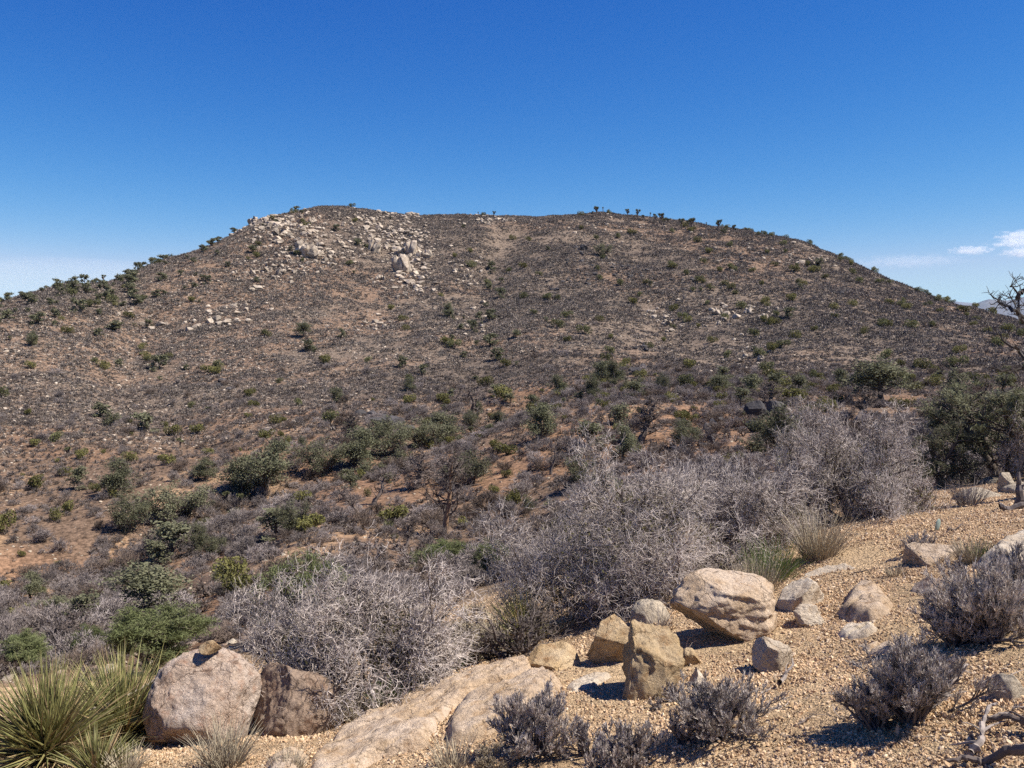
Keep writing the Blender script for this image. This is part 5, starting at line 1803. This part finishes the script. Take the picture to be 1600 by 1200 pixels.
scatter('hillside_stones', 'pale loose stones strewn over the far hillside', 'stones', SROCK, np.stack([x, y, z + 0.03], 1), rng.random((n, 3)) * [0.6, 0.6, 6.28], np.stack([hs * 1.5, hs * 1.5, hs], 1), rng.integers(0, 4, n))
# the tall cliff blocks
for i, (lab, x0, y0, x1, y1) in enumerate([
    ('tall pale cliff block standing out of the middle hill outcrop', 610, 392, 638, 427), ('pale cliff block at the top of the middle hill outcrop', 622, 372, 650, 400),
    ('grey flat faced block at the right of the middle hill outcrop', 658, 386, 676, 404), ('pale block left of the tall cliff block', 576, 368, 594, 394),
    ('flat pale slab below the middle hill outcrop', 586, 428, 602, 438), ('pale blocky outcrop top on the left shoulder of the hill', 462, 378, 496, 404),
    ('rounded pale boulder at the left skyline shoulder', 385, 339, 402, 350), ('rounded pale boulder beside the left skyline one', 402, 339, 420, 349),
    ('pale boulder on the left shoulder slope', 428, 418, 446, 430), ('pale outcrop on the left shoulder below the skyline', 425, 350, 450, 368),
    ('whitish outcrop on the right half of the hill', 1114, 479, 1130, 492), ('whitish outcrop right of the first on the right hillside', 1164, 478, 1176, 490),
    ('pale outcrop at the right of the right hillside pair', 1190, 488, 1200, 500), ('pale stone ledge below the whitish outcrop', 1118, 500, 1128, 509),
    ('white block in the hill below the outcrops', 1186, 553, 1198, 564), ('pale skyline outcrop right of the summit', 632, 325, 656, 333)]):
    p = at((x0 + x1) / 2, y1, 100)
    kk = mpp(p)
    w, h = (x1 - x0) * kk, (y1 - y0) * kk
    e = tag(obj('rock_outcrop', None, None, p), lab, 'outcrop')
    rg = rng_of(860 + i)
    for j in range(9):
        bw, bh = w * rg.uniform(0.28, 0.55), h * rg.uniform(0.45, 1.0)
        ox, oy = rg.uniform(-0.38, 0.38) * w, rg.uniform(0, 0.5) * w
        zz = float(ground_z(p.x + ox, p.y + oy)[0]) - p.z
        obj('block', HROCK[int(rg.integers(6))], e, (ox, oy, zz + bh * 0.36), (rg.normal() * .18, rg.normal() * .18, rg.random() * 6.28), (bw, bw * rg.uniform(.7, 1.2), bh * 1.05))
# dark basalt
x, y, r, rng = region_points(30000, 60, 330, 851)
vis, z = facing(x, y)
inf, px, py = in_frame(x, y, z)
wgt = poly_w(px, py, [(910, 390, 12, 6, 1.2), (905, 410, 18, 8, .8), (960, 420, 30, 12, .8), (1000, 430, 20, 12, .7), (1060, 440, 25, 10, .6), (1160, 400, 12, 5, 1), (1180, 408, 10, 4, 1), (985, 580, 20, 5, 1.0), (890, 445, 25, 12, .5),
                      (1130, 457, 10, 6, .8), (590, 660, 45, 10, 1.0), (350, 605, 30, 8, .6), (1195, 640, 25, 9, 1.0), (1180, 670, 40, 12, .5), (1120, 665, 30, 15, .35), (1330, 455, 12, 6, .5), (1010, 545, 30, 6, .3)])
k = vis & inf & (rng.random(len(x)) < wgt * 0.30)
x, y, z = x[k], y[k], z[k]
hs = rng.uniform(0.35, 1.0, len(x))
print('dark rocks', len(x))
place_many('dark_rock', 'rock', '%s dark basalt rock', 'dark basalt rocks', DROCK, x, y, z, hs, hs * rng.uniform(1.0, 1.8, len(x)), rng, 280, -0.2)
for i, (lab, x0, y0, x1, y1) in enumerate([('black basalt block, largest on the bench beside the round pine', 1168, 628, 1205, 658), ('black basalt block right of the largest on the bench', 1198, 626, 1222, 650),
                                           ('black basalt block at the foot of the round pine', 1170, 658, 1200, 676), ('dark grey basalt stone lower on the bench', 1108, 655, 1124, 668),
                                           ('dark rounded basalt stone on the slope below the bench', 1105, 680, 1120, 694), ('dark flat basalt stone left of the rounded one', 1090, 690, 1104, 698),
                                           ('long dark ledge under the pinyons of the upper ravine', 575, 652, 625, 672), ('dark basalt ledge at the foot of the hill above the bench', 985, 574, 1002, 586),
                                           ('dark basalt block high on the hill by the lone round tree', 906, 382, 920, 392)]):
    p = at((x0 + x1) / 2, y1, 50)
    kk = mpp(p)
    w, h = (x1 - x0) * kk, (y1 - y0) * kk
    tag(obj('dark_rock', rock_mesh(880 + i, M['dark_rock'], 4, 12, (0.4, 0.8), 0.2, 0.06), None, p + Vector((0, w * 0.3, h * 0.42)), (0, 0, i), (w, w, h * 1.2)), lab, 'rock')
# pale stones of the valley soil
x, y, r, rng = region_points(40000, 13, 115, 861, power=1.4)
vis, z = facing(x, y)
inf, px, py = in_frame(x, y, z)
k = vis & inf & (rng.random(len(x)) < 0.5)
x, y, z = x[k], y[k], z[k]
n = len(x)
hs = 0.02 + 0.17 * rng.random(n) ** 5
VST = [rock_mesh(790 + i, M['brown_rock'], 1, 6) for i in range(2)] + [rock_mesh(795 + i, M['grey_rock'], 1, 6) for i in range(2)]
scatter('valley_stones', 'loose brown and pale stones strewn over the valley soil', 'stones', VST, np.stack([x, y, z], 1), rng.random((n, 3)) * [0.6, 0.6, 6.28], np.stack([hs * 1.5, hs * 1.5, hs], 1), rng.integers(0, 4, n))

# ----------------------------------------------------------------- foreground gravel
PEB = [rock_mesh(900 + i, M['pebble'], 2, 12, depth=(0.35, 0.75), rough=0.15) for i in range(6)]


def grit_patch(seed, rad=0.13, k_=130):
    rng = rng_of(seed)
    v, f = ico(1)
    ac = Acc()
    for t_ in range(k_):
        s_ = 0.0014 + 0.0070 * rng.random() ** 6.5
        c_ = rng.normal(size=2) * rad * 0.6
        R_ = np.array(Euler(tuple(rng.random(3) * 6.28)).to_matrix())
        w_ = v * (1 + 0.28 * rng.normal(size=v.shape)) * np.array([1.3, 1.0, 0.75])
        ac.add((w_ @ R_.T) * s_ + np.array([c_[0], c_[1], s_ * 0.15]), f, (0, 0, 1, 1, 2)[int(rng.integers(5))])
    return ac.mesh('grit', [M['pebble'], M['pebble_brown'], M['pebble_pale']])


M['pebble_brown'] = rock_mat('pebble_brown', (0.40, 0.26, 0.15), (0.48, 0.33, 0.20), (0.29, 0.175, 0.09), 16, 0.3, 0.0, 0.3, 0.3)
M['pebble_pale'] = rock_mat('pebble_pale', (0.55, 0.41, 0.265), (0.60, 0.47, 0.33), (0.44, 0.305, 0.175), 16, 0.3, 0.0, 0.3, 0.2)
GRT = [grit_patch(920 + i) for i in range(8)]
x, y, r, rng = region_points(15000, 2.6, 12.5, 871, 0.62, power=1.0)
z = ground_z(x, y)
inf, px, py = in_frame(x, y, z)
k = inf & (rng.random(len(x)) < 0.48 + 1.6 * fbm2(x / 0.6, y / 0.6, 4, 95))
x, y, z = x[k], y[k], z[k]
n = len(x)
hs = rng.uniform(0.7, 1.25, n)
print('gravel', n)
scatter('gravel', 'fine angular tan grit covering the foreground slope', 'gravel', GRT, np.stack([x, y, z], 1), slope_rot(x, y, rng, 0.08), np.stack([hs, hs, hs], 1), rng.integers(0, 8, n))
x, y, r, rng = region_points(260, 3.0, 10, 872, 0.6, power=1.2)
z = ground_z(x, y)
inf, px, py = in_frame(x, y, z)
k = inf & (px > 470)
x, y, z = x[k], y[k], z[k]
labs = describe('%s small loose stone', x, y, z)
for i in range(len(x)):
    h = 0.010 + 0.022 * rng.random() ** 3
    tag(obj('stone', PEB[i % 6], None, (x[i], y[i], z[i] + h * 0.1), (rng.random() * .5, rng.random() * .5, rng.random() * 6.28), (h * 1.8, h * 1.5, h)),
        labs[i], 'stone', 'loose stones on the gravel')

# twig litter under and between the bushes
x, y, r, rng = region_points(2600, 3.0, 11, 873, 0.6, power=1.1)
z = ground_z(x, y)
inf, px, py = in_frame(x, y, z)
lw = poly_w(px, py, [(1425, 1130, 130, 50, 1), (1545, 1000, 130, 50, 1), (1130, 1150, 110, 40, .9), (836, 1180, 110, 40, .9), (1560, 1150, 90, 60, 1.2), (1340, 835, 130, 25, 1), (950, 1000, 120, 30, .8), (640, 1090, 120, 25, 1), (1400, 890, 100, 30, .4)])
k = inf & (rng.random(len(x)) < lw + 0.05)
x, y, z = x[k], y[k], z[k]
n = len(x)
a_ = rng.random(n) * 6.28
P = grow(rng, np.stack([x, y, z + 0.004], 1), np.stack([np.cos(a_), np.sin(a_), rng.normal(size=n) * 0.12], 1), rng.uniform(0.02, 0.11, n), 4, 0.16, 0.0)
P[:, :, 2] = np.maximum(P[:, :, 2], ground_z(P[:, :, 0].ravel(), P[:, :, 1].ravel()).reshape(n, 5) + 0.003)
ac = Acc()
tubes(ac, P[::2], taper(np.full(len(P[::2]), 0.0022), np.full(len(P[::2]), 0.0010), 5), 3, 0)
tubes(ac, P[1::2], taper(np.full(len(P[1::2]), 0.0019), np.full(len(P[1::2]), 0.0009), 5), 3, 1)
tag(obj('twig_litter', ac.mesh('twig_litter', [M['bleached'], M['dead_bark']])), 'fine dead twig litter strewn on the gravel around the bushes', 'litter', None, 'stuff')

# ----------------------------------------------------------------- dead tree reaching in at the right edge
def reach(label, seed, pts, r, rad):
    """limb through photograph positions (column, row) at ground distance r; twigs grow from it"""
    rng = rng_of(seed)
    P = []
    for i, (a_, b_) in enumerate(pts):
        az, t = pix_dir(a_, b_)
        rr = r + 0.25 * math.sin(i * 1.7 + seed)
        P.append((rr * math.sin(az), rr * math.cos(az), rr * t))
    return np.array(P)


DT = 9.2
root_ = reach('', 1, [(1700, 800), (1680, 700), (1660, 620), (1640, 560)], DT, 0)
limbs = [reach('', 2, [(1660, 600), (1620, 520), (1595, 492), (1592, 470), (1585, 450), (1578, 444)], DT, 0),
         reach('', 3, [(1597, 498), (1583, 486), (1570, 478), (1558, 468), (1553, 464)], DT, 0),
         reach('', 4, [(1590, 466), (1600, 452), (1612, 440), (1625, 430)], DT, 0),
         reach('', 5, [(1660, 610), (1625, 575), (1595, 550), (1580, 540), (1562, 524), (1541, 516)], DT, 0),
         reach('', 6, [(1650, 590), (1610, 570), (1580, 582), (1560, 580), (1548, 584)], DT, 0),
         reach('', 7, [(1640, 560), (1615, 520), (1600, 500), (1590, 488), (1575, 460)], DT + .3, 0)]
rng = rng_of(77)
foot = at_r(1700, DT)
e = tag(obj('dead_tree', None, None, foot), 'black bare dead tree reaching in from the right edge against the sky', 'tree')
F0 = np.array(foot)
a = Acc()
tr_ = np.concatenate([[F0 - [0, 0, 0.2]], root_])
tubes(a, tr_[None] - F0, np.linspace(0.09, 0.05, len(tr_))[None], 8)
obj('trunk', a.mesh('trunk', [M['black_bark']], True), e)
for q_ in limbs:
    s_ = np.linspace(0, len(q_) - 1, 16)
    i_ = np.minimum(s_.astype(int), len(q_) - 2)
    f_ = (s_ - i_)[:, None]
    q2 = q_[i_] * (1 - f_) + q_[i_ + 1] * f_ + rng.normal(size=(16, 3)) * 0.012
    a = Acc()
    rad_ = np.linspace(0.020, 0.004, 16)[None]
    tubes(a, q2[None] - F0, rad_, 6)
    S, D, b, pr = sprout(rng, q2[None] - F0, rad_, 11, 0.3, 0.5, 0.8, 0, None, 0.2)
    P1 = grow(rng, S, D, rng.uniform(0.05, 0.14, len(S)), 4, 0.25, 0.05)
    r1 = taper(np.minimum(0.005, pr), np.full(len(S), 0.0028), 5)
    tubes(a, P1, r1, 4)
    S, D, b, pr = sprout(rng, P1, r1, 3, 0.3, 0.5, 0.8, 0, None, 0.2)
    tubes(a, grow(rng, S, D, rng.uniform(0.03, 0.1, len(S)), 2, 0.25, 0.05), taper(np.full(len(S), 0.003), np.full(len(S), 0.0018), 3), 3)
    obj('branch', a.mesh('branch', [M['black_bark']]), e)

# ----------------------------------------------------------------- clouds and haze
def cloud(label, px, py, wpx, hpx, r, seed, dens, thr=0.0, soft=1.0, nscale=2.2, cat='cloud', name='cloud', zflat=True):
    az, t = pix_dir(px, py)
    k = r / FPX
    m, N, L, b = new_mat(name + '_vapour')
    N.remove(b)
    tc = N.new('ShaderNodeTexCoord').outputs['Object']
    ln = N.new('ShaderNodeVectorMath')
    ln.operation = 'LENGTH'
    L.new(tc, ln.inputs[0])
    mp = N.new('ShaderNodeMapping')
    mp.inputs['Location'].default_value = (seed * 1.7, seed * 0.9, 0)
    mp.inputs['Scale'].default_value = (nscale * wpx / hpx * 0.55, nscale, nscale)
    L.new(tc, mp.inputs[0])
    nz = noise(N, L, mp.outputs[0], 1.0, 5, 0.6)
    a1 = N.new('ShaderNodeMath')
    a1.operation = 'MULTIPLY_ADD'        # noise*2.6 - length*1.5
    L.new(ln.outputs['Value'], a1.inputs[0])
    a1.inputs[1].default_value = -1.35 * soft
    n2 = N.new('ShaderNodeMath')
    n2.operation = 'MULTIPLY_ADD'
    L.new(nz, n2.inputs[0])
    n2.inputs[1].default_value = 2.6
    n2.inputs[2].default_value = -0.35 - thr
    L.new(n2.outputs[0], a1.inputs[2])
    mr = N.new('ShaderNodeMapRange')
    L.new(a1.outputs[0], mr.inputs[0])
    mr.inputs[1].default_value = 0.0
    mr.inputs[2].default_value = 0.5
    mr.inputs[3].default_value = 0.0
    mr.inputs[4].default_value = dens
    pv = N.new('ShaderNodeVolumePrincipled')
    pv.inputs['Color'].default_value = (0.97, 0.97, 0.98, 1)
    pv.inputs['Anisotropy'].default_value = 0.2
    L.new(mr.outputs[0], pv.inputs['Density'])
    L.new(pv.outputs[0], N['Material Output'].inputs['Volume'])
    v, f = ico(4)
    o = obj(name, make_mesh(name, v, [f], [m]), None, (r * math.sin(az), r * math.cos(az), r * t), (0, 0, -az), (wpx * k / 2, hpx * k * 0.9, hpx * k / 2))
    return tag(o, label, cat)


cloud('long flat white cumulus cloud, lowest of the cloud group at the right', 1518, 391, 78, 18, 17000, 3, 0.0045)
cloud('white puffy cloud at the top of the cloud group at the right edge', 1592, 368, 78, 20, 17500, 4, 0.0045)
cloud('white flat cloud in the middle of the cloud group at the right edge', 1590, 379, 90, 20, 17200, 6, 0.0045)
cloud('white cloud scrap at the lower right edge', 1600, 394, 76, 22, 17000, 7, 0.0045)
cloud('faint white cloud streak low over the right shoulder of the hill', 1420, 408, 190, 26, 19000, 9, 0.0007, thr=-0.1)
cloud('faint lavender cloud bank low at the left over the hill shoulder', 0, 446, 860, 84, 24000, 12, 0.00017, thr=-0.9, soft=1.3, nscale=0.8)

v = np.array([(x_, y_, z_) for x_ in (-24000, 24000) for y_ in (-2000, 23000) for z_ in (-140, 590)], float)
f = [[0, 1, 3, 2], [4, 6, 7, 5], [0, 4, 5, 1], [2, 3, 7, 6], [0, 2, 6, 4], [1, 5, 7, 3]]
hm, N, L, b = new_mat('haze_air')
N.remove(b)
pv = N.new('ShaderNodeVolumePrincipled')
pv.inputs['Color'].default_value = (0.46, 0.69, 1.0, 1)
pv.inputs['Density'].default_value = 2.2e-5
L.new(pv.outputs[0], N['Material Output'].inputs['Volume'])
tag(obj('haze', make_mesh('haze', v, [np.array(f)], [hm])), kind='stuff')
print('all', round(time.time() - T0, 1), 'objects', len(COL.objects))
